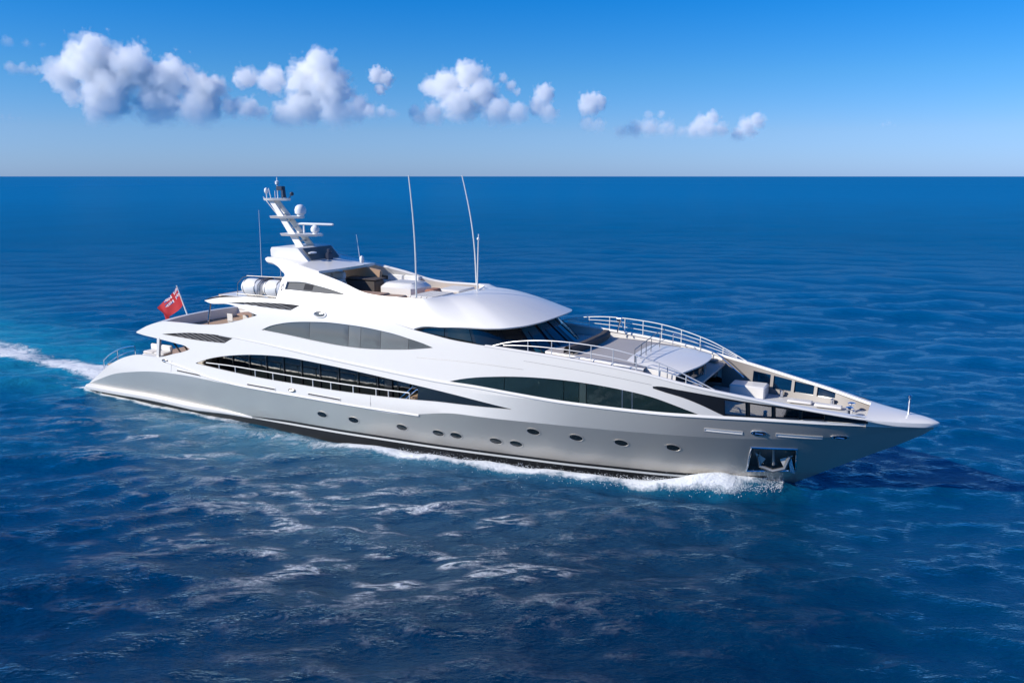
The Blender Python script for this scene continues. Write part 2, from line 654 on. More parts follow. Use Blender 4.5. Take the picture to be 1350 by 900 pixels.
def pnoise(x, y, sc, seed):
    """cheap smooth value noise on the sea grid"""
    g = np.random.default_rng(seed).random((128, 128))
    X, Y = x * sc, y * sc
    i, j = np.floor(X).astype(int), np.floor(Y).astype(int)
    fx, fy = X - i, Y - j
    fx, fy = fx * fx * (3 - 2 * fx), fy * fy * (3 - 2 * fy)
    a, b = g[i % 128, j % 128], g[(i + 1) % 128, j % 128]
    c, d = g[i % 128, (j + 1) % 128], g[(i + 1) % 128, (j + 1) % 128]
    return (a * (1 - fx) + b * fx) * (1 - fy) + (c * (1 - fx) + d * fx) * fy


# patches of rougher and calmer water
gust = 0.8 + 0.3 * np.sin(SX * .043 + 1.3 + .9 * np.sin(SY * .031)) * np.sin(SY * .057 + .4 + .8 * np.sin(SX * .027))
Zs *= gust
wlx = np.interp(SX, XG, tW, left=0, right=-2)
dS = np.abs(SY) - np.maximum(wlx, 0)                       # distance off the hull's side
inx = (SX > 0.5) & (SX < 46)
u_ = np.clip(44.6 - SX, 0, 60)
along = np.where((SX < 44.9) & (SX > -40), 1.0, 0.0)
# bow wave and the crest that peels away from the hull
r0 = .7 + .11 * np.maximum(0, 27 - SX)
r2 = .6 + .52 * np.maximum(0, 27 - SX)
pn = pnoise(SX, SY, .30, 3) * .45 + pnoise(SX, SY, .8, 5) * .35 + pnoise(SX, SY, 2.1, 8) * .2
bow_h = (.25 + .80 * pn) * np.exp(-((dS - .45) / .55) ** 2) * np.exp(-((SX - 42.4) / 2.2) ** 2)
crest = .26 * np.exp(-((dS - r0) / (.35 + .02 * u_)) ** 2) * along * np.exp(-u_ / 26) * np.clip(u_ / 3, 0, 1)
trough = -.15 * np.exp(-((dS - r0 - .9 - .03 * u_) / (.6 + .02 * u_)) ** 2) * along * np.exp(-u_ / 30)
trough += -.42 * np.exp(-(np.maximum(dS, 0) / .55) ** 2) * np.clip((SX - 14) / 8, 0, 1) * np.clip((41 - SX) / 3, 0, 1)
calm = np.clip(np.abs(dS) / 1.2, .35, 1) * np.where(inx, 1, 1)
crest += .20 * np.exp(-((dS - r2) / 1.0) ** 2) * np.clip((26 - SX) / 4, 0, 1) * np.exp(-np.maximum(24 - SX, 0) / 22) * along
Zs = np.where(inx & (dS < 4), Zs * calm, Zs) + np.where(dS > -.6, bow_h + crest + trough, 0)
wake = np.where((SX < 1.5) & (SX > -60), .18 * np.sin(SX * .8) * np.exp(-(SY / 4.5) ** 2) * np.exp(np.minimum(SX, 5) / 30), 0)
Zs += wake


foam = (.55 + .75 * pn) * np.exp(-((dS - .5) / .8) ** 2) * np.exp(-((SX - 41.8) / 2.6) ** 2) * 1.05
band = np.exp(-((dS - r0) / (.62 + .02 * u_)) ** 2) * along * np.clip(u_ / 2, 0, 1) * np.exp(-np.maximum(u_ - 19, 0) / 11)
band = np.maximum(band, .62 * np.exp(-((dS - r2) / .55) ** 2) * along * np.clip((26 - SX) / 3, 0, 1) * np.exp(-np.maximum(24 - SX, 0) / 11))
foam = np.maximum(foam, 1.15 * band * (.35 + .9 * pn))
inner = np.exp(-np.maximum(dS - .3, 0) / .5) * along * np.clip((u_ - 10) / 8, 0, 1) * np.clip((SX + 2) / 4, 0, 1)
foam = np.maximum(foam, .85 * inner * (pn + .15))
wash = np.where((dS > 0) & (dS < r2), 1, 0) * along * np.clip((u_ - 6) / 8, 0, 1) * np.exp(-u_ / 34)
foam = np.maximum(foam, .60 * wash * (pn * 1.3))
# propeller wake astern
bx = np.clip(1.0 - SX, 0, 400)
wk = np.where(SX < 1.6, 1.0, 0.0)
wy = 3.4 + .06 * bx
swing = SY - .10 * bx                                       # the wake bends a little to port
edge = np.exp(-((np.abs(SY) - 3.9) / (.45 + .03 * bx)) ** 2)
mid = np.exp(-(swing / (1.5 + .05 * bx)) ** 2)
foam = np.maximum(foam, wk * (1.0 * edge * np.exp(-bx / 6) + 1.25 * mid * np.exp(-bx / 60)) * (.46 + .7 * pn))
aer = np.maximum(wk * np.exp(-((SY - .16 * bx) / (wy * 1.5)) ** 2) * np.exp(-bx / 110) * (.6 + .9 * pn), .5 * np.clip(foam, 0, 1))
aer = np.maximum(aer, .22 * wash)
# a few breaking crests away from the yacht
caps = np.clip((Zs - .42) / .25, 0, 1) * .22 * pnoise(SX, SY, .12, 9)
foam = np.maximum(foam, np.where(np.abs(SY) > 9, caps, 0))

# sparkle of the reflected hull, painted as pale flecks on crests abreast of it
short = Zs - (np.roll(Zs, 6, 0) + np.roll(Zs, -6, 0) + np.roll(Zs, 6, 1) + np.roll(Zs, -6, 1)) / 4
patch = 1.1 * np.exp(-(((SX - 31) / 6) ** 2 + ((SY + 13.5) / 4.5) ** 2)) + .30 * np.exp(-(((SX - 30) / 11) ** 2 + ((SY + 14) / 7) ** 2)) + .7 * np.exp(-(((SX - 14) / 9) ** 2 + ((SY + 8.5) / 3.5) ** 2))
glint = np.clip((short / .035 - .5) / 2.2, 0, 1) * np.clip(patch, 0, 1) * (.3 + .9 * pn)


mv = np.stack([SX + DX, SY + DY, Zs], -1).reshape(-1, 3).astype(np.float32)
ny, nx = SX.shape
ii = np.arange(ny * nx).reshape(ny, nx)
quads = np.stack([ii[:-1, :-1], ii[:-1, 1:], ii[1:, 1:], ii[1:, :-1]], -1).reshape(-1, 4).astype(np.int32)
# leave out the water inside the hull
cq = mv[quads].mean(axis=1)
wq = np.interp(cq[:, 0], XG, tW)
quads = quads[~((cq[:, 0] > 2) & (cq[:, 0] < 44) & (np.abs(cq[:, 1]) < wq - .8))]
me = bpy.data.meshes.new('sea')
me.vertices.add(len(mv))
me.vertices.foreach_set('co', mv.ravel())
me.loops.add(len(quads) * 4)
me.loops.foreach_set('vertex_index', quads.ravel())
me.polygons.add(len(quads))
me.polygons.foreach_set('loop_start', np.arange(0, len(quads) * 4, 4, dtype=np.int32))
me.update(calc_edges=True)
me.polygons.foreach_set('use_smooth', np.ones(len(quads), bool))
# waves too small for the mesh far out are carried by the surface's roughness
unres = np.clip(np.log(SP / .8) / math.log(60), 0, 1)
# sky brightness on distant water painted into its colour: navy near, azure far out
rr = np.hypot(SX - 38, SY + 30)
sheen_w = np.clip(np.log(np.maximum(rr, 1) / 14) / math.log(45), 0, 1)
for nm, arr in (('foam', foam), ('aeration', aer), ('fine_waves', unres), ('far_sheen', sheen_w), ('glint_streaks', np.clip(patch, 0, 1) * np.clip(.45 + short / .045, 0, 1))):
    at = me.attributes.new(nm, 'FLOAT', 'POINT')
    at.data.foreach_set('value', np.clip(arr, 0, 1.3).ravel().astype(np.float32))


def water_material():
    m = bpy.data.materials.new('sea_water')
    m.use_nodes = True
    n, l = m.node_tree.nodes, m.node_tree.links
    n.remove(n['Principled BSDF'])
    df, gl, ms, fr = (n.new('ShaderNodeBsdfDiffuse'), n.new('ShaderNodeBsdfGlossy'), n.new('ShaderNodeMixShader'), n.new('ShaderNodeFresnel'))
    gl.inputs['Color'].default_value = (0.56, 0.84, 1.0, 1)
    fr.inputs['IOR'].default_value = 1.42
    l.new(df.outputs[0], ms.inputs[1])
    l.new(gl.outputs[0], ms.inputs[2])
    l.new(ms.outputs[0], n['Material Output'].inputs['Surface'])
    tc = n.new('ShaderNodeTexCoord')

    def noise(scale, detail, rot=0.0, stretch=(1, 1, 1), rough=.55, dist=0.0):
        mp = n.new('ShaderNodeMapping')
        mp.vector_type = 'TEXTURE'
        mp.inputs['Rotation'].default_value = (0, 0, rot)
        mp.inputs['Scale'].default_value = stretch
        l.new(tc.outputs['Object'], mp.inputs[0])
        z = n.new('ShaderNodeTexNoise')
        z.inputs['Scale'].default_value = scale
        z.inputs['Detail'].default_value = detail
        z.inputs['Roughness'].default_value = rough
        z.inputs['Distortion'].default_value = dist
        l.new(mp.outputs[0], z.inputs['Vector'])
        return z.outputs['Fac']

    def math_(op, a, b=None, c=None):
        q = n.new('ShaderNodeMath')
        q.operation = op
        for i, v in enumerate((a, b, c)):
            if v is None:
                continue
            if isinstance(v, (int, float)):
                q.inputs[i].default_value = v
            else:
                l.new(v, q.inputs[i])
        return q.outputs[0]

    def attr(nm):
        a = n.new('ShaderNodeAttribute')
        a.attribute_name = nm
        return a.outputs['Fac']

    def mix(fac, a, b):
        q = n.new('ShaderNodeMix')
        q.data_type = 'RGBA'
        for i, v in ((0, fac), (6, a), (7, b)):
            if isinstance(v, tuple):
                q.inputs[i].default_value = v
            else:
                l.new(v, q.inputs[i])
        return q.outputs[2]

    d_ = main_dir
    fo, ae = attr('foam'), attr('aeration')
    off = attr('far_sheen')
    deep = mix(math_('ADD', off, math_('MULTIPLY', math_('SUBTRACT', noise(.045, 4), .5), .25)), (0.0, 0.021, 0.058, 1), (0.0, 0.146, 0.350, 1))  # brighter far colour stands in for sky reflected off distant water
    tq = math_('MULTIPLY', ae, math_('ADD', noise(.5, 5, dist=.6), .25))
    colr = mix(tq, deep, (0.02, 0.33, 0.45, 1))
    fn = math_('ADD', math_('MULTIPLY', noise(1.1, 8, dist=1.2, rough=.65), .55), math_('MULTIPLY', noise(4.5, 6, rough=.7, dist=.5), .45))
    fac = math_('MULTIPLY', math_('SUBTRACT', math_('ADD', fo, fn), .97), 4.0)
    # painted glints: thin wavering pale lines along the crests
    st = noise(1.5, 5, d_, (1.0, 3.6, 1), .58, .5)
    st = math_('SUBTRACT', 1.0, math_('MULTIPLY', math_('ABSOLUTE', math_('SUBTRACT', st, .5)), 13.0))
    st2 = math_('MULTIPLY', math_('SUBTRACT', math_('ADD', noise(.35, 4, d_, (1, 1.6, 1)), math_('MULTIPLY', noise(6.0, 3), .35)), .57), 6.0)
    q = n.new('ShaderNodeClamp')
    l.new(math_('MULTIPLY', math_('MULTIPLY', st, st2), attr('glint_streaks')), q.inputs[0])
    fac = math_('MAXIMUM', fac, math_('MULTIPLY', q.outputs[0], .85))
    q = n.new('ShaderNodeClamp')
    l.new(fac, q.inputs[0])
    fac = q.outputs[0]
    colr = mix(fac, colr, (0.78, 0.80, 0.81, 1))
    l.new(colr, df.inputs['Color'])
    l.new(math_('ADD', math_('MULTIPLY', fac, .6), math_('ADD', math_('MULTIPLY', attr('fine_waves'), .30), .04)), gl.inputs['Roughness'])
    # far out the unresolved wave slopes keep the sea from ever acting as a grazing mirror
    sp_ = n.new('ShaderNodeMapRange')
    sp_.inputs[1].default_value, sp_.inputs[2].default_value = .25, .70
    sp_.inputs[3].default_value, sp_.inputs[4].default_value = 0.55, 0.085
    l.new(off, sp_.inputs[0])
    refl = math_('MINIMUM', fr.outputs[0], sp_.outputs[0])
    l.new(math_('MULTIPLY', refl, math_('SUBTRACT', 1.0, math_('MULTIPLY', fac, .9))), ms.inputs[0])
    # ripples
    d0 = main_dir
    h = math_('MULTIPLY', noise(1.1, 4, d0, (1.0, 2.2, 1)), 1.0)
    h = math_('ADD', h, math_('MULTIPLY', noise(3.4, 5, d0 + .25, (1.0, 1.9, 1), .62), .48))
    h = math_('ADD', h, math_('MULTIPLY', noise(.33, 4, d0 - .1, (1.0, 2.6, 1), .6), 1.0))
    h = math_('ADD', h, math_('MULTIPLY', noise(8.0, 4, d0 - .2, (1.0, 2.4, 1), .65), .28))
    h = math_('ADD', h, math_('MULTIPLY', fac, .35))
    b = n.new('ShaderNodeBump')
    b.inputs['Strength'].default_value = 1.0
    b.inputs['Distance'].default_value = 0.17
    l.new(h, b.inputs['Height'])
    for q_ in (df, gl, fr):
        l.new(b.outputs['Normal'], q_.inputs['Normal'])
    return m


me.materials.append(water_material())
sea = bpy.data.objects.new('sea', me)
col.objects.link(sea)
sea['kind'] = 'structure'

# spray thrown up where the stem cuts the water
mb = MB()
OCT_V = np.array([(1, 0, 0), (-1, 0, 0), (0, 1, 0), (0, -1, 0), (0, 0, 1), (0, 0, -1)], float)
OCT_F = [(0, 2, 4), (2, 1, 4), (1, 3, 4), (3, 0, 4), (2, 0, 5), (1, 2, 5), (3, 1, 5), (0, 3, 5)]
for _ in range(11000):
    x = 44.7 - abs(rng.normal(0, 2.4)) if rng.random() < .6 else rng.uniform(26, 43)
    front = max(0.0, 1 - (44.7 - x) / 6.0)
    dd = .05 + rng.gamma(2.0, .22) + (0 if front > 0 else .3)
    z = rng.exponential(.08 + .20 * front) + .02
    w_h = float(np.interp(x, XG, tW)) if x < 45 else 0.0
    r = rng.uniform(.006, .017) * (1.3 if z < .25 else .8)
    s_ = -1 if rng.random() < .8 else 1
    mb.add((np.array([x, s_ * (max(w_h, 0) + dd), z]) + OCT_V * np.array([r, r, r * 1.2])).tolist(), OCT_F)
spray = mb.build('bow_spray', mat('spray_droplets', (.82, .84, .85), .5, var=.02))
spray['kind'] = 'stuff'


# ------------------------------------------------------------------ CLOUDS
DIST = 8000.0
PXM = DIST / 1100.0                                         # metres per picture step at the clouds' distance


def ico(sub=2):
    import bmesh
    bm = bmesh.new()
    bmesh.ops.create_icosphere(bm, subdivisions=sub, radius=1)
    V = np.array([v.co[:] for v in bm.verts])
    F = [tuple(v.index for v in f.verts) for f in bm.faces]
    bm.free()
    return V, F


ICO = ico(2)


def cloud_material(sph, dens, base_z):
    """vapour: billows round the given centres, torn by fractal noise, thinning towards the flat base"""
    m = bpy.data.materials.new('cloud_vapour')
    m.use_nodes = True
    n, l = m.node_tree.nodes, m.node_tree.links
    n.remove(n['Principled BSDF'])

    def math_(op, a, b=None, c=None):
        q = n.new('ShaderNodeMath')
        q.operation = op
        for i, v in enumerate((a, b, c)):
            if v is not None:
                if isinstance(v, (int, float)):
                    q.inputs[i].default_value = v
                else:
                    l.new(v, q.inputs[i])
        return q.outputs[0]

    tc = n.new('ShaderNodeTexCoord')
    P = tc.outputs['Object']
    f = None
    for c, r in sph:
        d = n.new('ShaderNodeVectorMath')
        d.operation = 'DISTANCE'
        l.new(P, d.inputs[0])
        d.inputs[1].default_value = tuple(c)
        g = math_('MULTIPLY_ADD', d.outputs['Value'], -1.0 / r, 1.0)
        f = g if f is None else math_('SMOOTH_MAX', f, g, .12)
    big = np.mean([r for _, r in sph])
    nz = n.new('ShaderNodeTexNoise')
    nz.inputs['Scale'].default_value = 1.0 / (big * .75)
    nz.inputs['Detail'].default_value = 6
    nz.inputs['Roughness'].default_value = 0.62
    nz.inputs['Distortion'].default_value = 0.3
    l.new(P, nz.inputs['Vector'])
    v2 = n.new('ShaderNodeTexVoronoi')
    v2.feature = 'SMOOTH_F1'
    v2.inputs['Scale'].default_value = 1.0 / (big * .55)
    v2.inputs['Detail'].default_value = 2
    v2.inputs['Smoothness'].default_value = .4
    l.new(P, v2.inputs['Vector'])
    f = math_('ADD', f, math_('MULTIPLY', math_('SUBTRACT', nz.outputs['Fac'], .5), 1.05))
    f = math_('ADD', f, math_('MULTIPLY', math_('SUBTRACT', .45, v2.outputs['Distance']), .55))
    k = {0: 5.0, 1: 2.2, 2: 1.2, 3: .9}[dens]
    q = n.new('ShaderNodeClamp')
    l.new(math_('MULTIPLY', math_('ADD', f, .06), k), q.inputs[0])
    out = q.outputs[0]
    if base_z:
        sp = n.new('ShaderNodeSeparateXYZ')
        l.new(P, sp.inputs[0])
        h = n.new('ShaderNodeMapRange')
        h.interpolation_type = 'SMOOTHSTEP'
        h.inputs[1].default_value, h.inputs[2].default_value = base_z - 15, base_z + (520 if dens == 0 else 160)
        h.inputs[3].default_value = 0.03
        l.new(sp.outputs[2], h.inputs[0])
        out = math_('MULTIPLY', out, h.outputs[0])
    out = math_('MULTIPLY', out, {0: .040, 1: .022, 2: .018, 3: .0032}[dens])
    v = n.new('ShaderNodeVolumePrincipled')
    v.inputs['Color'].default_value = (1, 1, 1, 1)
    v.inputs['Anisotropy'].default_value = -0.35
    l.new(out, v.inputs['Density'])
    l.new(v.outputs[0], n['Material Output'].inputs['Volume'])
    m.cycles.volume_step_rate = 1.8
    return m


def cloud(label, lumps, dens=0, seed=0, base=None, voxel=30.0, nearer=0.0):
    """heaps of billows (bearing, height, size in thousandths of the distance), welded to one skin"""
    rg = np.random.default_rng(seed)
    sph = []
    cxs = np.mean([a for a, _, _ in lumps])
    bear = math.atan((cxs - 675) / 1100.0)
    ang = math.pi / 2 + R(27.3) - bear
    dist = DIST / math.cos(bear) - nearer
    ctr = np.array([50.275 + dist * math.cos(ang), -38.681 + dist * math.sin(ang), 0])
    right = np.array([math.sin(ang), -math.cos(ang), 0])
    fwd_ = np.array([math.cos(ang), math.sin(ang), 0])
    sc = PXM / math.cos(bear)
    base_z = (232.5 - base) * PXM + 14 if base else None
    for a, h, r in lumps:
        c = right * ((a - cxs) * sc * math.cos(bear)) + np.array([0, 0, (232.5 - h) * PXM + 14]) + fwd_ * (rg.normal(0, .2 * r * PXM) - .5 * (a - cxs) * PXM)
        sph.append((c, r * PXM * 1.36))
    V, F = ICO
    mb = MB()
    for c, r in sph:
        P = c + V * (r * 1.22 + 22)
        if base_z is not None:
            P[:, 2] = np.maximum(P[:, 2], base_z - 25 - .02 * np.abs(P[:, 2]))
        mb.add(P.tolist(), F)
    o = mb.build('cloud', cloud_material(sph, dens, base_z))
    o.location = (ctr[0], ctr[1], 0)
    md = o.modifiers.new('skin', 'REMESH')
    md.mode = 'VOXEL'
    md.voxel_size = voxel
    return tag(o, label, 'cloud', 'clouds above the horizon')


CLOUDS = [
    ('largest cumulus cloud with billowing white top at the left of the sky', [(150, 92, 30), (118, 108, 22), (195, 100, 28), (240, 112, 26), (275, 122, 18), (165, 128, 34), (150, 150, 18), (225, 140, 30), (270, 150, 24), (125, 128, 14)], 0, 171),
    ('tall cumulus cloud with a round white tower above the yacht\'s radar mast', [(432, 96, 20), (415, 112, 22), (372, 112, 16), (340, 108, 14), (445, 125, 24), (410, 145, 24), (385, 155, 16), (450, 155, 20), (475, 150, 16)], 0, 174),
    ('peaked white cumulus cloud standing over the tall whip aerials', [(620, 108, 18), (592, 120, 18), (570, 120, 12), (635, 130, 20), (610, 145, 22), (575, 155, 14), (655, 155, 18), (680, 158, 14), (548, 150, 9), (556, 160, 11)], 0, 175),
    ('narrow white cumulus tower right of the peaked cloud', [(716, 130, 12), (708, 145, 12), (722, 155, 12)], 0, 172),
    ('small leaning cloud puff between the peaked cloud and the narrow tower', [(664, 110, 6), (674, 120, 7), (682, 128, 5)], 1, None),
    ('small round cloud puff with a hanging tail between the two tall clouds', [(505, 108, 10), (515, 112, 9), (508, 124, 7)], 0, None),
    ('low flat cloud puff beneath the small round puff', [(496, 160, 9), (508, 160, 9), (520, 162, 7)], 1, 170),
    ('small tattered cloud beside the largest cumulus', [(303, 122, 14), (296, 137, 12), (318, 146, 13), (338, 148, 14), (352, 154, 10)], 1, 168),
    ('small white cloud with two heads right of the narrow tower', [(775, 143, 14), (785, 141, 11), (768, 148, 9), (772, 168, 10), (785, 170, 10)], 0, 178),
    ('thin flat veil of cloud low in the middle of the sky', [(815, 177, 10), (832, 175, 13), (852, 173, 14), (874, 177, 13), (890, 180, 10), (866, 156, 6), (850, 156, 6)], 2, 186),
    ('small pale cloud with a bright crown towards the right', [(930, 160, 10), (918, 165, 10), (910, 176, 12), (926, 177, 13), (942, 176, 10)], 1, 186),
    ('rightmost of the pale clouds, leaning to one side', [(988, 163, 10), (976, 169, 11), (965, 181, 10), (980, 178, 9)], 1, 190),
    ('long thin streak of cloud at the upper left edge', [(0, 62, 9), (20, 65, 9), (42, 68, 8), (62, 70, 6), (80, 71, 4)], 2, 76),
    ('small separate cloud puff left of the largest cumulus', [(45, 100, 8), (58, 102, 9), (70, 102, 8)], 1, 108),
    ('faint little cloud low at the left edge of the sky', [(25, 160, 5), (35, 160, 5), (44, 161, 4)], 2, 164),
    ('tiny lone cloud low at the right side of the sky', [(1150, 168, 4), (1156, 167, 4), (1163, 170, 3)], 2, 172),
]
for i, (lb, lumps, dn, bs) in enumerate(CLOUDS):
    cloud(lb, lumps, dn, seed=40 + i, base=bs, voxel=28.0 if i < 4 else 14.0, nearer=700.0 if 'beneath the small round' in lb else 0.0)


# ------------------------------------------------------------------ YACHT
yacht = empty('motor_yacht', (0, 0, 0), 'long white and silver motor yacht with raked bow under way on the blue sea', 'yacht')

gray_top = [(1.9, .98), (3.64, 1.56), (5.64, 1.95), (7.45, 2.18), (10.18, 2.28), (13.96, 2.16), (16.31, 2.08), (19.63, 2.0), (23.26, 1.95), (26.4, 1.96),
            (27.6, 2.16), (28.8, 2.36), (31.0, 2.42)]
fw_x = list(np.arange(31.6, 50.3, 0.6)) + [50.3, 50.55]
knuck = [(float(x), knuckle(x)) for x in fw_x]
gt = cr([(0.81, .58)] + gray_top) + knuck
stem = [(50.55, 3.44), (50.41, 3.30), (49.7, 2.80), (48.25, 1.95), (46.74, 1.06), (45.48, .30), (45.0, 0.0), (44.75, -.4), (44.3, -1.0)]
anchor_hole = [(43.45, 2.17), (45.28, 2.15), (45.18, .86), (43.18, .82)]
hull_out = join([(0.81, .5)], [p for p in gt if p[0] > .9], cr(stem), [(x, -1.0) for x in np.arange(44, 1, -.5)], [(1.2, -1.0), (1.0, -.4)])
hull = panel('hull', hull_out, [join(*[cr([anchor_hole[i], anchor_hole[(i + 1) % 4]]) for i in range(4)])], 0.0, 0.06, M['silver'], yacht, one=True)

# black boot top, white boot line
for nm, za, zb, mm, off in (('boot_top', -.95, .29, M['boot'], .006), ('boot_top', .40, .53, M['boot'], .006), ('boot_line', .29, .40, M['stripe'], .007)):
    xs0, xs1 = (15.2 if za > -.5 else 2.0), (44.2 if za > .2 else 44.0)
    xs = np.arange(xs0, xs1, .4)
    ta = lambda x: min(1, (x - xs0) / 3.0)
    lo = [(float(x), za) for x in xs]
    hi = [(float(x), za + (zb - za) * (ta(x) if za > -.5 else 1)) for x in xs]
    panel(nm, join(lo, list(reversed(hi))), [], off, 0.0, mm, hull, grid=.4)

# stern sponson: rounded white fender ledge along the quarter
sp_top = cr([(0.8, .56), (3.38, .60), (7.1, .66), (10.5, .58), (13.68, .50), (15.6, .38)], .25)
for s in (1, -1):
    mb = MB()
    rows = []
    for i, (x, z) in enumerate(sp_top):
        w = 0.34 * min(1, (15.75 - x) / 5.0)
        h = 0.40 * min(1, .25 + (15.75 - x) / 6.0)
        b = Bs(x, z)
        rows.append([(x, -s * (b - .05), z + .02), (x, -s * (b + w * .6), z), (x, -s * (b + w), z - h * .25), (x, -s * (b + w * .9), z - h * .7),
                     (x, -s * (b + w * .35), z - h), (x, -s * (b - .05), z - h)])
    mb.rows(rows)
    mb.add(rows[0], [tuple(range(6))])
    mb.add(rows[-1], [tuple(range(6))])
    mb.build('sponson', M['white'], hull)

# rub rail
for s in (1, -1):
    MB().tube(line_on_side([(8.8, 2.93), (10.6, 2.68), (12.6, 2.36), (14.5, 2.2), (17, 2.12), (20, 2.07), (23.3, 2.02), (27.2, 2.02)], .02, s), .05).build('rub_rail', M['white'], hull)

# ---- openings in the white side
open_top = cr([(11.34, 3.12), (12.34, 3.46), (13.72, 3.77), (15.3, 4.0), (16.9, 4.13), (18.4, 4.17), (19.8, 4.11), (21.76, 4.0), (24.29, 3.82), (26.69, 3.61), (28.96, 3.39), (31.1, 3.15), (32.4, 2.99)])
open_bot = cr([(32.4, 2.97), (31.13, 2.93), (29.64, 2.9), (28.3, 2.88), (26.6, 2.8), (24.3, 2.73), (21.8, 2.70), (19.1, 2.74), (16.5, 2.79), (13.3, 2.96), (11.39, 3.09)])
OPEN = join(open_top, open_bot)
WA_top = cr([(16.53, 5.53), (17.09, 5.77), (17.92, 5.99), (19.01, 6.16), (20.08, 6.25), (21.26, 6.31), (22.42, 6.30), (23.56, 6.26), (24.68, 6.17), (25.66, 6.06), (26.61, 5.89), (27.42, 5.73), (27.97, 5.58)])
WA_bot = cr([(27.97, 5.57), (27.21, 5.45), (26.17, 5.31), (25.23, 5.23), (24.25, 5.16), (23.26, 5.13), (22.24, 5.14), (21.21, 5.19), (20.14, 5.26), (18.79, 5.37), (17.67, 5.45), (16.55, 5.52)])
WINA = join(WA_top, WA_bot)
WB_top = cr([(28.89, 3.96), (29.54, 4.15), (30.5, 4.35), (31.44, 4.48), (32.65, 4.60), (33.84, 4.66), (34.99, 4.67), (36.11, 4.63), (37.03, 4.57), (37.93, 4.48), (38.63, 4.39), (39.24, 4.28), (40.31, 3.98), (41.37, 3.63)])
WB_bot = cr([(41.37, 3.61), (40.64, 3.58), (39.8, 3.55), (38.94, 3.54), (37.94, 3.545), (36.13, 3.58), (34.72, 3.62), (33.27, 3.70), (31.77, 3.80), (30.41, 3.90), (28.92, 3.95)])
WINB = join(WB_top, WB_bot)
BB_top = cr([(39.25, 4.79), (39.46, 4.82), (40.31, 4.76), (41.47, 4.65), (42.28, 4.56), (43.3, 4.44), (44.15, 4.37), (44.99, 4.30), (45.46, 4.27), (46.38, 4.16), (47.37, 4.04), (47.93, 3.97), (48.07, 3.88)])
BB_bot = cr([(48.07, 3.64), (46.99, 3.67), (46.23, 3.70), (44.67, 3.69), (43.48, 3.67), (42.38, 3.66), (42.14, 3.77), (41.46, 4.08), (40.65, 4.37), (39.8, 4.56), (39.28, 4.69)])
BAND = join(BB_top, BB_bot)
VENTA = join(*[cr(s) for s in ([(8.4, 4.58), (9.6, 4.74), (10.71, 4.86), (11.9, 4.92), (12.96, 4.94), (14.33, 4.86)], [(14.33, 4.86), (13.66, 4.5)], [(13.66, 4.5), (11.55, 4.48), (9.8, 4.53), (8.4, 4.57)])])
VENTU = join(*[cr(s) for s in ([(13.72, 6.84), (15.24, 6.96), (16.63, 7.03), (17.9, 7.06), (19.12, 7.05)], [(19.12, 7.05), (18.53, 6.75)], [(18.53, 6.75), (17.4, 6.76), (16.24, 6.79), (15.0, 6.81), (13.74, 6.83)])])

sheer_x = list(np.arange(50.3, 31.0, -.5))
seam = cr([(26.74, 6.37), (25.4, 6.62), (24.08, 6.82), (22.15, 7.03), (19.84, 7.24), (17.6, 7.26), (14.6, 7.2), (12.7, 7.02), (11.87, 6.84)])
top_edge = [(50.62, 3.70)] + [(float(x), sheer(x)) for x in sheer_x] + cr([(30.6, 5.955), (30.1, 5.99), (29.0, 6.07), (27.88, 6.22), (26.74, 6.37)])
aft = join(cr([(11.87, 6.82), (12.18, 6.74), (13.75, 6.76), (14.66, 6.63), (15.5, 6.45), (16.1, 6.31)]), cr([(16.1, 6.29), (14.78, 5.91), (13.54, 5.62), (11.74, 5.43), (9.76, 5.41), (8.35, 5.33), (7.1, 4.98), (6.08, 4.53)]),
           cr([(6.08, 4.45), (6.76, 4.37), (7.78, 4.29), (9.65, 4.13), (10.5, 4.03), (10.85, 3.90), (10.6, 3.79), (9.43, 3.47), (8.11, 3.14), (7.0, 3.12), (6.05, 3.08), (4.96, 2.82), (3.38, 2.16), (2.0, 1.33), (.81, .60)]))
topside_out = join([(0.81, .58)], [p for p in gt if p[0] > .9], top_edge, seam, aft)
topside = panel('topside', topside_out, [OPEN, WINA, WINB, BAND, VENTA, VENTU], 0.0, 0.12, M['topside'], yacht, grid=.3, one=True)

# white swoosh moulding from the aft quarter down under the long window and on to the stem
swoosh = [(13.2, 4.95), (16.2, 4.78), (19.0, 4.55), (21.6, 4.34), (24.2, 4.16), (26.6, 4.00), (28.7, 3.88), (30.4, 3.84), (32.6, 3.70), (34.7, 3.575), (37.0, 3.52), (39.5, 3.50), (41.5, 3.55), (43.5, 3.59), (46, 3.58), (48.2, 3.55), (49.6, 3.52), (50.5, 3.56)]
for s in (1, -1):
    mb = MB()
    rows = []
    for x, z in cr(swoosh, .25):
        k = min(1, max(.1, (x - 13.2) / 6)) * (1 if x < 46 else max(.2, (50.6 - x) / 4.6))
        b = Bs(x, z)
        b2, b3 = Bs(x, z + .10 * k), Bs(x, z - .05)
        rows.append([(x, -s * (b2 - .01), z + .11 * k), (x, -s * (b + .055 * k), z + .03), (x, -s * (b + .055 * k), z - .015), (x, -s * (b3 - .01), z - .045)])
    mb.rows(rows)
    mb.build('moulding', M['white'], topside)

# fine panel seams
for pts in ([(24.2, 2.10), (24.2, 2.70)], [(9.2, 2.35), (9.3, 3.05)], [(33.0, 5.40), (35.0, 5.27), (37.5, 5.05), (39.2, 4.86)], [(27.0, 5.0), (30.0, 5.05), (33.0, 4.98)]):
    for s in (1, -1):
        MB().tube(line_on_side(pts, .0, s), .008, 5).build('seam', M['pewter'], topside)
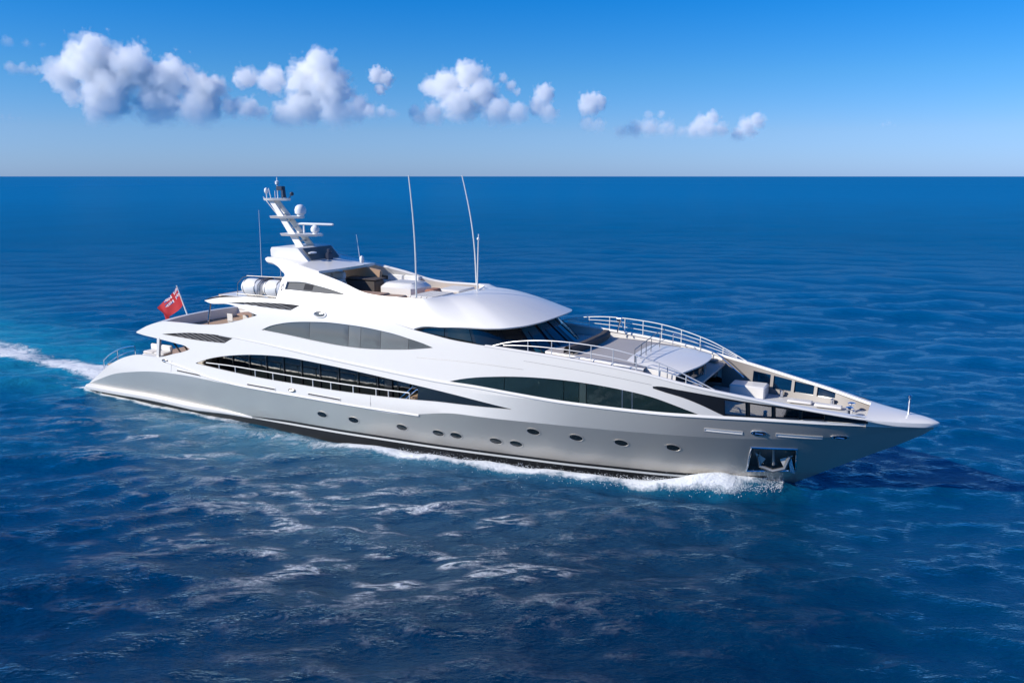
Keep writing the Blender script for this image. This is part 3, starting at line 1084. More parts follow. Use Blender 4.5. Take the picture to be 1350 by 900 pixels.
# glazing
panesA = [(16.4, 19.93, 'grey_glass_dark'), (19.95, 22.6, 'grey_glass'), (22.62, 23.4, 'grey_glass_light'), (23.42, 24.7, 'grey_glass'), (24.72, 26.45, 'grey_glass_light'), (26.47, 28.0, 'grey_glass_dark')]


def clip_x(poly, a, b):
    def half(P, x, keep_gt):
        out = []
        for i in range(len(P)):
            p, q = P[i], P[(i + 1) % len(P)]
            pi = (p[0] >= x) if keep_gt else (p[0] <= x)
            qi = (q[0] >= x) if keep_gt else (q[0] <= x)
            if pi:
                out.append(p)
            if pi != qi:
                t = (x - p[0]) / (q[0] - p[0])
                out.append((x, p[1] + t * (q[1] - p[1])))
        return out
    return join(half(half(poly, a, True), b, False))


for a, b, mm in panesA:
    panel('window_pane', clip_x(WINA, a, b), [], -.06, .02, M[mm], topside)
cutsB = [28.8, 32.0, 35.05, 35.8, 36.15, 37.86, 38.32, 41.4]
for a, b in zip(cutsB[:-1], cutsB[1:]):
    panel('window_pane', clip_x(WINB, a, b - .03), [], -.055, .02, M['pale_green_glass'] if a == 35.8 else M['green_glass'], topside)
for xm in (37.845, 38.305):
    zt = float(np.interp(xm, [p[0] for p in WB_top], [p[1] for p in WB_top]))
    panel('mullion', [(xm - .012, 3.555), (xm + .012, 3.555), (xm + .012, zt - .01), (xm - .012, zt - .01)], [], -.045, .03, M['steel'], topside, sides=(1,))

# black bow band with four open ports; taupe inner bulwark with the same ports
HOLES = [[(42.36, 4.46), (43.25, 4.385), (43.25, 3.73), (42.36, 3.73)], [(43.40, 4.37), (44.30, 4.285), (44.30, 3.745), (43.40, 3.74)],
         [(44.44, 4.27), (45.38, 4.185), (45.38, 3.755), (44.44, 3.745)], [(45.53, 4.17), (46.38, 4.08), (46.38, 3.76), (45.53, 3.755)]]
hd = [join(*[cr([h[i], h[(i + 1) % 4]], .15) for i in range(4)]) for h in HOLES]
panel('bow_band', BAND, hd, -.03, .07, M['black'], topside)
for h in HOLES:
    for s in (1,):
        mb = MB()
        P = [(x, -s * (Bs(x, z) - .015), z) for x, z in h]
        mb.tube(P, .022, 6, closed=True)
        mb.build('port_frame', M['black'], topside)
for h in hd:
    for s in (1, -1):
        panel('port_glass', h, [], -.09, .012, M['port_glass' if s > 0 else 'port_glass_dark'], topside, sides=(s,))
inn = join([(float(x), sheer(x) - .06) for x in np.arange(40.7, 48.8, .4)], [(float(x), 3.45) for x in np.arange(48.8, 40.6, -.4)])
panel('inner_bulwark', inn, hd, -.17, .03, M['taupe_in'], topside)

# vents: dark backing with slanted slats
for nm, poly, zlo, zhi, n in (('vent', VENTA, 4.45, 4.97, 7), ('vent', VENTU, 6.72, 7.08, 6)):
    v = panel(nm, poly, [], -.10, .02, M['charcoal'], topside)
    xs = [p[0] for p in poly]
    x0, x1 = min(xs), max(xs)
    for i in range(n):
        ff = i / (n - 1)
        xa = x0 + 1.5 + (x1 - x0 - 1.9) * ff * .88
        up = [p for p in poly]
        quad = [(xa - 1.15, zhi), (xa - 1.0, zhi), (xa + .35, zlo), (xa + .2, zlo)]
        # keep the slat inside the vent's outline
        line = []
        for t in np.linspace(0, 1, 14):
            x = xa - 1.3 + 2.0 * t
            z = zhi + (zlo - zhi) * t
            if inside(poly, np.array([x]), np.array([z]))[0]:
                line.append((x, z))
        if len(line) > 2:
            for s in (1, -1):
                MB().tube([(x, -s * (Bs(x, z) - .06), z) for x, z in line], .022, 6).build('slat', M['slat'], v)

# oval hawse light on the side
for s in (1, -1):
    def ov(r, off, rx=.42, rz=.16, x=20.6, z=6.69):
        return [(x + rx * r * math.cos(a), -s * (Bs(x, z + rz * r * math.sin(a)) + off), z + rz * r * math.sin(a)) for a in np.linspace(0, 2 * math.pi, 25)[:-1]]
    mb = MB()
    mb.rows([ov(1.15, 0.0), ov(1.1, .05), ov(.9, .05), ov(.8, -.0)], closed_u=True)
    q = mb.build('oval_light', M['white'], topside)
    mb = MB()
    mb.rows([ov(.8, .004), ov(.4, .02), ov(.02, .03)], closed_u=True)
    mb.build('lens', M['grey_glass'], q)

# ---- portholes
for x, z in [(20.86, 1.23), (22.98, 1.20), (26.05, 1.20), (28.23, 1.18), (29.25, 1.18), (31.44, 1.17), (32.51, 1.16), (33.5, 1.95), (35.63, 1.89), (37.77, 1.87), (40.11, 1.88)]:
    mb = MB()

    def oval(r, off):
        return [(x + .34 * r * math.cos(a), -(Bs(x + .34 * r * math.cos(a), z + .155 * r * math.sin(a)) + off), z + .155 * r * math.sin(a) - .02 * r * math.cos(a)) for a in np.linspace(0, 2 * math.pi, 25)[:-1]]
    mb.rows([oval(1.14, .0), oval(1.12, .02), oval(1.0, .02), oval(.94, .004)], closed_u=True)
    ph = mb.build('porthole', M['silver'], hull)
    mb = MB()
    mb.rows([oval(.96, .005), oval(.5, .008), oval(.03, .008)], closed_u=True)
    mb.build('porthole_glass', M['dark_glass'], ph)

# ---- fairlead slots in the bulwark, hawse pipes and bow fittings
def slot(x0, z0, x1, z1, h, name, m1, m2, lip=.02):
    mb = MB()
    n = 14
    def loop(g, off):
        top = [(x0 + (x1 - x0) * t, z0 + (z1 - z0) * t + h / 2 + g) for t in np.linspace(-g / (x1 - x0), 1 + g / (x1 - x0), n)]
        bot = [(x0 + (x1 - x0) * t, z0 + (z1 - z0) * t - h / 2 - g) for t in np.linspace(1 + g / (x1 - x0), -g / (x1 - x0), n)]
        return [(x, -(Bs(x, z) + off), z) for x, z in top + bot]
    mb.rows([loop(.035, 0), loop(.03, lip), loop(0, lip), loop(-.005, .003)], closed_u=True)
    o = mb.build(name, m1, topside)
    mb = MB()
    L = loop(-.004, .004)
    mb.rows([L[:n], list(reversed(L[n:]))])
    mb.build('recess', m2, o)


slot(9.75, 2.50, 11.75, 2.42, .08, 'fairlead', M['white'], M['charcoal'])
slot(15.5, 2.32, 17.6, 2.27, .08, 'fairlead', M['white'], M['charcoal'])
slot(20.0, 2.30, 22.2, 2.24, .08, 'fairlead', M['white'], M['charcoal'])
slot(41.55, 2.95, 43.1, 2.90, .09, 'bow_fairlead', M['rail'], M['white'], .03)
slot(44.5, 2.90, 46.3, 2.83, .10, 'bow_fairlead', M['rail'], M['white'], .03)


def hawse(x, z, rx, rz, mm=None):
    mb = MB()
    def lp(r, off):
        return [(x + rx * r * math.cos(a), -(Bs(x + rx * r * math.cos(a), z + rz * r * math.sin(a)) + off), z + rz * r * math.sin(a)) for a in np.linspace(0, 2 * math.pi, 21)[:-1]]
    mb.rows([lp(1.25, 0), lp(1.2, .05), lp(1.0, .06), lp(.85, .0)], closed_u=True)
    o = mb.build('hawse_pipe', mm or M['chrome'], topside)
    mb = MB()
    mb.rows([lp(.87, .006), lp(.03, .01)], closed_u=True)
    mb.build('recess', M['charcoal'], o)
    MB().tube([(x - rx * .6, -(Bs(x, z) + .05), z - rz * .25), (x + rx * .6, -(Bs(x, z) + .05), z - rz * .25)], .03, 6).build('roller', M['chrome'], o)


hawse(8.68, 2.99, .2, .08, M['pewter'])
hawse(18.85, 2.38, .2, .08, M['pewter'])
hawse(43.8, 2.95, .28, .10)
hawse(47.0, 2.89, .30, .085)

# ---- anchor pocket
po = empty('anchor_pocket')
po.parent = yacht
mb = MB()
P = [(x, -(Bs(x, z) + .0), z) for x, z in anchor_hole]
Q = [(x + .05 * (1 if i in (0, 3) else -1), -max(Bs(x, z) - .55, .12), z + (.0 if i in (0, 1) else .1)) for i, (x, z) in enumerate(anchor_hole)]
mb.rows([P, Q], closed_u=True)
mb.add(Q, [(0, 1, 2, 3)])
mb.build('pocket_lining', M['pewter'], po)
MB().tube([(x, -(Bs(x, z) + .015), z) for x, z in join(*[cr([anchor_hole[i], anchor_hole[(i + 1) % 4]], .3) for i in range(4)])], .05, 8, closed=True).build('pocket_frame', M['chrome'], po)
yA = -(Bs(44.3, 1.5) - .12)
mb = MB()
mb.tube([(44.25, yA + .1, 2.05), (44.3, yA + .05, 1.2)], .07, 8)
mb.tube([(43.75, yA + .15, 1.95), (43.6, yA + .05, 1.5), (43.75, yA - .05, 1.1), (44.3, yA - .05, .95), (44.8, yA - .02, 1.15), (44.95, yA + .1, 1.7)], .09, 8)
mb.add([(43.45, yA, 1.7), (43.75, yA - .08, 1.15), (43.95, yA + .02, 1.45), (43.6, yA + .1, 1.6)], [(0, 1, 2), (0, 2, 3), (1, 3, 2), (0, 3, 1)])
mb.add([(45.1, yA + .15, 1.75), (44.75, yA, 1.2), (44.55, yA + .1, 1.5), (44.95, yA + .22, 1.6)], [(0, 1, 2), (0, 2, 3), (1, 3, 2), (0, 3, 1)])
mb.build('anchor', M['pewter'], po)
mb = MB()
mb.prism([(44.85, 1.55), (45.0, 1.55), (45.2, .82), (45.0, .86)], -(Bs(45.0, 1.2) + .03), -(Bs(45.0, 1.2) - .06))
mb.build('fluke_guard', M['chrome'], po)

# ---- stern: transom, platform, cockpit
mb = MB()
rows = []
for x, z in [(1.15, -.9), (.95, -.2), (.81, .5), (.84, .62), (2.1, .62), (2.3, .9), (2.9, 1.6), (3.3, 2.14)]:
    h = Bs(x, max(z, .1)) - .02
    rows.append([(x - .55 * (1 - (t * t)), t * h, z) for t in np.linspace(-1, 1, 17)])
mb.rows(rows)
mb.build('transom', M['white'], yacht)
deck('cockpit_deck', 3.0, 10.0, 2.15, M['teak'], yacht)
deck('main_deck', 10.0, 32.0, 2.02, M['teak'], yacht)

# saloon house on the main deck: dark glass walls set in from the side
so = empty('saloon')
so.parent = yacht
for s in (1, -1):
    mb = MB()
    xs = np.linspace(11.0, 27.0, 30)
    mb.rows([[(x, -s * (Bs(x, 2.4) - 1.15), 2.03) for x in xs], [(x, -s * (Bs(x, 2.4) - 1.15), 4.7) for x in xs]])
    mb.build('glass_wall', M['dark_glass'], so)
    for x in np.arange(12.0, 26.5, 1.32):
        MB().box((x, -s * (Bs(x, 2.4) - 1.12), 3.35), (.09, .05, 2.6)).build('mullion', M['black'], so)
mb = MB()
mb.box((11.0, 0, 3.3), (.1, 6.2, 2.5))
mb.build('aft_bulkhead', M['dark_glass'], so)
# flush dark glazing filling the forward end of the side opening
panel('window_pane', clip_x(OPEN, 27.1, 32.4), [], -.06, .02, M['dark_glass'], topside)
# door frames and companion stair at the forward end of the side deck
for s in (1,):
    yb = -(Bs(26, 3) - .5)
    MB().box((24.6, -(Bs(25, 2.4) - 1.1), 3.1), (.5, .06, 2.1), bev=.02).build('door_post', M['black'], so)
    MB().box((25.6, -(Bs(25, 2.4) - 1.1), 3.35), (.75, .04, .5), bev=.02).build('door_pane', M['grey_glass'], so)
    for k in range(2):
        MB().tube([(25.6 + .45 * k, yb - .3 * k, 2.55), (26.5 + .45 * k, yb - .3 * k, 3.3), (26.9 + .3 * k, yb - .3 * k, 3.35)], .028, 6).build('stair_rail', M['chrome'], so)
    for k in range(4):
        MB().box((25.7 + .3 * k, yb + .2, 2.15 + .22 * k), (.3, .7, .05)).build('stair_tread', M['teak'], so)

# rail along the side-deck bulwark
def rail(name, top, posts, zbase, m, parent, side=1, r=.028, mid=(), off=-.08):
    """handrail: top tube through (x, y_from_centre, z) points, mid rails, stanchions each their own mesh"""
    T = cr(top, .25)
    o = MB().tube([(x, -side * y, z) for x, y, z in T], r, 8).build(name, m, parent)
    X = [p[0] for p in T]
    for k, fr in enumerate(mid):
        pts = []
        for x, y, z in T:
            zb = zbase(x)
            if z - zb > .15:
                pts.append((x, -side * (y + .0), zb + (z - zb) * fr))
        if len(pts) > 2:
            MB().tube(pts, r * .75, 6).build('mid_rail', m, o)
    for x in posts:
        i = int(np.argmin([abs(a - x) for a in X]))
        px, y, z = T[i]
        MB().tube([(px, -side * y, zbase(px) - .02), (px, -side * y, z)], r * .9, 6).build('stanchion', m, o)
    return o


zob = lambda x: float(np.interp(x, [p[0] for p in reversed(open_bot)], [p[1] for p in reversed(open_bot)]))
for s in (1, -1):
    rail('side_deck_rail', [(x, Bs(x, 2.8) - .08, z) for x, z in [(12.2, 3.22), (14, 3.24), (16.3, 3.2), (19, 3.14), (22, 3.1), (24.5, 3.1), (26.6, 3.12)]], [13.2, 14.6, 16.0, 17.4, 18.8, 20.2, 21.6, 23.1, 24.6, 25.4, 26.55], zob, M['stripe'], yacht, s, .032)

# ---- upper deck slab (its underside is the side-deck ceiling)
deck('upper_deck', 7.0, 33.2, 4.72, M['teak'], yacht, inset=.1, th=.34)
mb = MB()
prof = [(7.9, 4.30), (6.7, 4.36), (6.10, 4.44), (6.06, 4.50), (6.25, 4.62), (7.1, 4.98), (7.9, 5.24), (8.35, 5.34), (8.55, 5.32), (8.6, 4.74)]
rows = []
for t in np.linspace(-1, 1, 25):
    rows.append([(x - .85 * (1 - t * t), t * (Bs(x, z) - .005), z) for x, z in prof])
mb.rows(rows)
mb.build('upper_deck_tail', M['white'], yacht)
MB().box((15.6, 0, 5.7), (.15, 7.5, 2.0)).build('upper_bulkhead', M['taupe_in'], yacht)
for yy in (-1.6, 0.2, 1.9):
    MB().box((15.48, yy, 5.55), (.05, 1.55, 1.6), bev=.02).build('bulkhead_glass', M['dark_glass'], yacht)
# white overhang posts at the stern
for s in (1, -1):
    MB().tube([(11.72, -s * 3.45, 5.38), (12.03, -s * 3.45, 6.78)], .05, 8).build('overhang_post', M['chrome'], yacht)
    mb = MB()
    mb.prism([(7.78, 3.08), (7.98, 3.08), (8.2, 4.34), (7.98, 4.34)], -s * 4.10, -s * 3.95)
    mb.build('stern_pillar', M['white'], yacht)

# ---- sundeck slab, tail and side
deck('sundeck', 12.6, 27.0, 7.2, M['teak'], yacht, inset=.28, th=.3)
mb = MB()
prof = [(13.2, 6.80), (12.2, 6.75), (11.9, 6.80), (11.88, 6.86), (12.2, 7.0), (12.7, 7.1), (13.4, 7.215)]
rows = []
for t in np.linspace(-1, 1, 25):
    rows.append([(x - .6 * (1 - t * t), t * (Bs(x, z) - .005), z) for x, z in prof])
mb.rows(rows)
mb.build('sundeck_tail', M['white'], yacht)
deck('raft_deck', 12.9, 17.6, 7.23, M['white'], yacht, inset=.05, th=.025)

RECESS = join(*[cr(s) for s in ([(17.75, 7.82), (17.75, 8.22)], [(17.75, 8.22), (18.9, 8.25), (20.05, 8.12), (21.18, 7.96), (22.05, 7.80)], [(22.05, 7.78), (21.26, 7.77), (19.66, 7.78), (17.8, 7.81)])])
side_out = join(cr([(17.35, 7.27), (19.84, 7.25), (22.15, 7.04), (24.08, 6.83), (25.4, 6.63), (26.78, 6.39)]), cr([(26.78, 6.42), (26.72, 7.2), (26.65, 7.88)]),
                cr([(26.65, 7.88), (25.2, 7.88), (24.2, 7.885), (23.43, 7.95), (21.5, 8.42), (20.0, 8.73), (18.47, 9.02), (17.29, 9.30), (16.4, 9.40), (15.53, 9.43)]),
                cr([(15.53, 9.43), (15.40, 9.36), (15.45, 9.28), (16.1, 9.13), (16.66, 8.95), (17.05, 8.74), (17.42, 8.52), (17.3, 8.4), (17.36, 8.0), (17.34, 7.4)]))
sside = panel('sundeck_side', side_out, [RECESS], .02, .16, M['white'], yacht, grid=.25)
panel('recess_panel', RECESS, [], -.10, .02, M['panel_grey'], sside)
panel('vent', [(19.0, 7.86), (19.62, 7.86), (19.62, 8.12), (19.0, 8.16)], [], -.085, .02, M['charcoal'], sside)

# ---- wheelhouse roof: lofted from the sundeck coaming forward to the brow
outer = cr([(26.7, 3.93, 6.40), (27.04, 3.90, 6.52), (28.4, 3.86, 6.63), (30.0, 3.81, 6.73), (31.1, 3.74, 6.77), (31.9, 3.5, 6.82), (32.45, 2.95, 6.87), (32.85, 2.0, 6.93), (33.02, 1.0, 6.97), (33.06, 0, 6.98)], .12)
outer = outer + [(x, -y, z) for x, y, z in reversed(outer[:-1])]
inner = cr([(26.62, 3.30, 7.885), (26.85, 3.22, 7.89), (27.2, 2.85, 7.91), (27.5, 2.2, 7.93), (27.7, 1.2, 7.95), (27.75, 0, 7.96)], .05)
inner = inner + [(x, -y, z) for x, y, z in reversed(inner[:-1])]


def resamp(P, w):
    P = np.array(P)
    d = np.concatenate([[0], np.cumsum(np.linalg.norm(np.diff(P, axis=0), axis=1))])
    d /= d[-1]
    return np.stack([np.interp(w, d, P[:, k]) for k in range(3)], 1)


w_ = np.linspace(0, 1, 141)
O_ = resamp(outer, w_)
wi = 0.5 + 0.5 * np.sign(w_ - .5) * np.abs(2 * w_ - 1) ** 1.0
I_ = resamp(inner, wi)
mb = MB()
rows = []
floor_in = I_.copy()
rows.append([(x - .12, -y * .965, 7.2) for x, y, z in I_])
rows.append([(x - .10, -y * .97, z - .03) for x, y, z in I_])
for t in np.linspace(0, 1, 18):
    P = I_ * (1 - t) + O_ * t
    run = np.linalg.norm((O_ - I_)[:, :2], axis=1)
    P[:, 2] += np.minimum(.30, .06 + .05 * run) * np.sin(math.pi * t ** .85) * 1.0
    side = np.exp(-((np.minimum(w_, 1 - w_)) / .09) ** 2)
    wg = np.clip((.20 - np.minimum(w_, 1 - w_)) / .16, 0, 1)
    wg = wg * wg * (3 - 2 * wg)
    yB = B(P[:, 0], P[:, 2]) + .02
    P[:, 1] = np.where(P[:, 1] >= 0, 1, -1) * (wg * yB + (1 - wg) * np.abs(P[:, 1]))
    rows.append([(x, -y, z) for x, y, z in P])
for k, (sc, dz) in enumerate([(.998, -.05), (.985, -.09), (.93, -.06), (.80, -.02)]):
    cx = 27.5
    rows.append([(cx + (x - cx) * sc if x > cx else x, -y * (1 - (1 - sc) * 1.0), z + dz) for x, y, z in O_])
mb.rows(rows)
mb.build('wheelhouse_roof', M['white'], yacht, angle=50)

# ---- wheelhouse glazing: side strip and raked windscreen panes under the brow
wh = empty('wheelhouse')
wh.parent = yacht
base = cr([(26.6, 3.80, 6.1), (28.5, 3.62, 5.75), (30.4, 3.45, 5.45), (31.8, 3.05, 5.38), (32.9, 2.45, 5.36), (33.7, 1.6, 5.36), (34.15, .7, 5.36), (34.25, 0, 5.36)], .1)
top = cr([(26.9, 3.6, 6.62), (28.5, 3.45, 6.72), (29.9, 3.28, 6.8), (30.8, 2.8, 6.86), (31.5, 2.15, 6.9), (31.95, 1.4, 6.93), (32.15, .6, 6.95), (32.2, 0, 6.95)], .1)
base = base + [(x, -y, z) for x, y, z in reversed(base[:-1])]
top = top + [(x, -y, z) for x, y, z in reversed(top[:-1])]
ww = np.linspace(0, 1, 161)
Bp, Tp = resamp(base, ww), resamp(top, ww)
mb = MB()
mb.rows([[tuple(p * np.array([1, -1, 1])) for p in Bp], [tuple(p * np.array([1, -1, 1])) for p in Tp]])
mb.build('window_surround', M['black'], wh)
cuts = [.02, .10, .19, .28, .345, .41, .475, .535, .60, .665, .73, .81, .90, .98]
for a, b in zip(cuts[:-1], cuts[1:]):
    wv = np.linspace(a + .006, b - .006, 8)
    bb, tt = resamp(base, wv), resamp(top, wv)
    out = np.array([.03, 0, .035])
    mb = MB()
    r1 = [tuple((p * .93 + q * .07 + out * (1 if .27 < a < .73 else .2) + np.array([0, np.sign(p[1]) * .03, 0])) * np.array([1, -1, 1])) for p, q in zip(bb, tt)]
    r2 = [tuple((p * .05 + q * .95 + out * (1 if .27 < a < .73 else .2) + np.array([0, np.sign(p[1]) * .03, 0])) * np.array([1, -1, 1])) for p, q in zip(bb, tt)]
    mb.rows([r1, r2])
    mb.build('window_pane', M['teal_glass'] if .33 < a < .70 else M['dark_glass'], wh)
for w0 in (.345, .41, .475, .535, .60):
    bb, tt = resamp(base, [w0 + .02]), resamp(top, [w0 + .02])
    MB().tube([tuple((bb[0] + np.array([.06, 0, .06])) * np.array([1, -1, 1])), tuple((bb[0] * .35 + tt[0] * .65 + np.array([.06, 0, .06])) * np.array([1, -1, 1]))], .018, 6).build('wiper', M['charcoal'], wh)

# ---- upper foredeck: side decks, raised coach roof, hood, bolster
zfd = lambda x: float(np.interp(x, [31, 34, 38.5, 40.6, 41], [5.42, 5.32, 4.98, 4.72, 4.66]))
deck('foredeck_side', 31.0, 40.9, zfd, M['taupe'], yacht, inset=.1, th=.1)
hw = lambda x: float(np.interp(x, [33.4, 34.0, 36, 38, 38.6], [2.35, 2.5, 2.75, 2.9, 2.9]))
zc = lambda x: float(np.interp(x, [33.0, 34.5, 36.5, 38.6], [5.62, 5.60, 5.52, 5.38]))
coach = MB()
xs = np.linspace(33.4, 38.6, 16)
rowsT = [[(x, -hw(x) * t, zc(x) + .10 * (1 - t * t)) for t in np.linspace(1, -1, 13)] for x in xs]
coach.rows(rowsT)
co = coach.build('coach_roof', M['taupe'], yacht)
for s in (1, -1):
    mb = MB()
    rws = []
    for x in xs:
        h = hw(x)
        z = zc(x)
        rws.append([(x, -s * (h - .02), z + .015), (x, -s * (h + .08), z), (x, -s * (h + .11), z - .05), (x, -s * (h + .11), z - .075)])
    mb.rows(rws)
    mb.build('coach_edge', M['white'], co)
    mb = MB()
    mb.rows([[(r[3][0], r[3][1], r[3][2]) for r in rws], [(r[3][0], r[3][1] - s * .03, zfd(r[3][0]) - .02) for r in rws]])
    mb.build('coach_side', M['taupe'], co)
hood = MB()
rws = []
hx = np.linspace(37.5, 40.8, 22)
for x in hx:
    u = (x - 37.5) / 3.55
    half = 2.45 + .25 * min(1, u * 2)
    z = 5.52 - .02 * u - .26 * u * u
    rws.append([(x + (.0 if u < .5 else -.9 * (u - .5) * 2 * abs(t) ** 2.4), -half * t, z + .12 * (1 - abs(t) ** 2.2) - .10 * abs(t) ** 6) for t in np.linspace(1, -1, 25)])
lastr = rws[-1]
hood.rows(rws + [[(x - .03, y, z - .08) for x, y, z in lastr], [(x - .35, y * .97, z - .14) for x, y, z in lastr]])
hd_ = hood.build('hood', M['white'], yacht, angle=50)
for s in (1, -1):
    mb = MB()
    k = 0 if s == 1 else -1
    mb.rows([[r[k] for r in rws], [(r[k][0], r[k][1] * 1.005, max(zfd(r[k][0]), 4.6) - .03) for r in rws]])
    mb.build('hood_side', M['white'], hd_)
# front bulkhead with glazed door below the hood
bk = empty('front_bulkhead')
bk.parent = yacht
mb = MB()
mb.rows([[(40.55 - .5 * abs(t) ** 2, -2.75 * t, 3.45) for t in np.linspace(1, -1, 21)], [(40.5 - .5 * abs(t) ** 2, -2.6 * t, 5.2) for t in np.linspace(1, -1, 21)]])
mb.build('bulkhead_panel', M['charcoal'], bk)
mb = MB()
mb.rows([[(40.62 - .5 * abs(t) ** 2, -2.75 * t, 3.5) for t in np.linspace(.75, .0, 9)], [(40.58 - .5 * abs(t) ** 2, -2.6 * t, 5.1) for t in np.linspace(.75, .0, 9)]])
mb.build('door', M['dark_glass'], bk)
MB().tube([(40.68, .02, 3.5), (40.64, .02, 5.15)], .03, 6).build('door_frame', M['chrome'], bk)
for s in (1, -1):
    MB().box((40.35, -s * 2.8, 4.45), (.5, .5, .9), bev=.05).build('bulwark_gate', M['taupe_in'], bk)

bolster = MB()
pth = [(35.0 - .35 * (t / 2.6) ** 2, t, 5.86 - .03 * abs(t)) for t in np.linspace(-2.55, 2.55, 15)]
bolster.rows([[(x + a * .24, y, z + b) for x, y, z in pth] for a, b in ((-1, -.15), (-.95, .1), (-.5, .2), (.5, .2), (.98, .1), (1, -.15))])
o = bolster.build('deck_bolster', M['brown'])
tag(o, 'long dark brown bolster cushion lying across the taupe foredeck roof', 'bolster')

# ---- foredeck well
zwell = lambda x: float(np.interp(x, [40.5, 44, 47, 49], [3.45, 3.5, 3.55, 3.6]))
deck('foredeck_well', 40.4, 48.9, zwell, M['pale_deck'], yacht, inset=.16, th=.06)
# caprail, widening into the solid bow deck
for s in (1, -1):
    mb = MB()
    rws = []
    for x in np.arange(30.9, 49.0, .25):
        w = float(np.interp(x, [31, 40, 42, 46, 48, 49], [.20, .20, .24, .34, .46, .6]))
        D_ = Bs(x, sheer(x))
        z = sheer(x)
        wi_ = min(w, D_)
        rws.append([(x, -s * (D_ + .012), z - .045), (x, -s * (D_ + .02), z - .01), (x, -s * (D_ - .03), z + .035), (x, -s * (D_ - wi_ * .5), z + .05), (x, -s * (D_ - wi_ + .03), z + .035), (x, -s * (D_ - wi_), z - .02), (x, -s * (D_ - wi_), z - .07)])
    mb.rows(rws)
    mb.build('cap_rail', M['white'], yacht)
mb = MB()
rws = []
for x in list(np.arange(48.0, 50.5, .2)) + [50.5, 50.58, 50.65, 50.7, 50.74, 50.765, 50.78]:
    z = sheer(min(x, 50.6))
    h = float(np.interp(x, [48, 48.5, 49, 49.5, 50, 50.3, 50.5, 50.65, 50.74, 50.78], [Bs(48.0, z) + .02, 1.40, 1.17, .93, .66, .48, .34, .2, .09, .01]))
    lim = 0
    ed = max(0.0, (x - 50.2) / .58)
    zt, zl = z + .06 - .07 * ed ** 2, z - .05 - .12 * min(1, (x - 47.9) / 1.2) + .08 * ed ** 2
    rws.append([(x, -h * .93, zl - .03), (x, -h, zl), (x, -h * 1.01, (zt + zl) / 2)] + [(x, h * t, zt - .05 * t ** 6 + .12 * (1 - t * t) * min(1, h)) for t in np.linspace(-1, 1, 17)] + [(x, h * 1.01, (zt + zl) / 2), (x, h, zl), (x, h * .93, zl - .03)])
mb.rows(rws)
h0 = rws[0]
mb.add([h0[0], h0[-1], (48.0, h0[-1][1] * .9, 3.4), (48.0, h0[0][1] * .9, 3.4)] , [(0, 1, 2, 3)])
mb.build('bow_deck', M['white'], yacht)
o = MB().tube([(49.56, 0, 3.85), (49.56, 0, 4.75)], .045, 8).lathe((49.56, 0, 3.84), [(.16, 0), (.16, .05), (.05, .08)], 12).lathe((49.56, 0, 4.62), [(.03, 0), (.07, .03), (.07, .16), (.03, .2)], 10).build('bow_light', M['chrome'], yacht)
# foredeck lockers and windlass
MB().box((42.4, 1.9, 3.75), (1.7, 1.1, .62), bev=.06).build('bow_bench', M['white'], yacht)
MB().box((44.9, 1.3, 3.62), (1.1, .5, .12), bev=.04).build('deck_hatch', M['white'], yacht)
MB().box((46.2, .9, 3.66), (1.2, .4, .14), bev=.04).build('deck_hatch', M['white'], yacht)
for yy in (.75, -.1):
    MB().lathe((47.2, yy, 3.55), [(.2, 0), (.2, .08), (.12, .12), (.1, .3), (.17, .36), (.17, .42), (.05, .45)], 14).build('windlass', M['chrome'], yacht)
for x, yy in ((43.9, -1.9), (43.9, 2.2), (46.3, 1.6)):
    MB().lathe((x, yy, 3.52), [(.1, 0), (.08, .25), (.11, .3), (.03, .34)], 10).build('bollard', M['chrome'], yacht)

# ---- rails of the upper foredeck
near_top = [(31.1, 5.90), (32.1, 6.19), (33.15, 6.36), (34.05, 6.44), (35.0, 6.46), (36.05, 6.42), (37.1, 6.34), (37.9, 6.22), (39.0, 5.98), (40.2, 5.62), (41.2, 5.2), (41.95, 4.86)]
bz = lambda x: sheer(x) + .03
for s in (1, -1):
    rail('foredeck_rail', [(x, Bs(x, bz(x)) - .12, z) for x, z in near_top], [33.2, 34.3, 35.3, 36.3, 37.4, 38.5, 39.6, 40.6], bz, M['rail'] if s > 0 else M['stripe'], yacht, s, .026, mid=(.35, .68) if s < 0 else (.5,))
# inner boarding rails round the hood
zh = lambda x: 5.3
rail('hood_rail', [(38.0, 2.5, 6.15), (38.05, 1.0, 6.3), (38.05, -.6, 6.4), (38.0, -2.2, 6.35)], [38.0, 38.05], zh, M['pewter'], yacht, 1, .022, mid=(.5,))
for yy in (1.7, .2, -1.2):
    MB().tube([(38.03, -yy, 5.45), (38.05, -yy, 6.28)], .02, 6).build('stanchion', M['pewter'], yacht)
for s in (1, -1):
    rail('stair_rail', [(38.2, 2.95, 6.0), (39.2, 2.92, 5.75), (40.4, 2.8, 5.3), (41.3, 2.6, 4.7), (42.0, 2.5, 4.2)], [38.3, 39.7], lambda x: zfd(min(x, 40.8)), M['chrome'], yacht, s, .025)
# searchlight by the port rail
sl = MB()
sl.tube([(35.0, 3.35, 5.75), (35.15, 3.3, 6.35)], .04, 6).tube([(35.45, 3.35, 5.75), (35.2, 3.3, 6.35)], .04, 6)
sl.lathe((35.1, 3.3, 6.48), [(.08, -.16), (.15, -.1), (.17, .12), (.14, .15)], 12, axis='X')
sl.build('searchlight', M['chrome'], yacht)

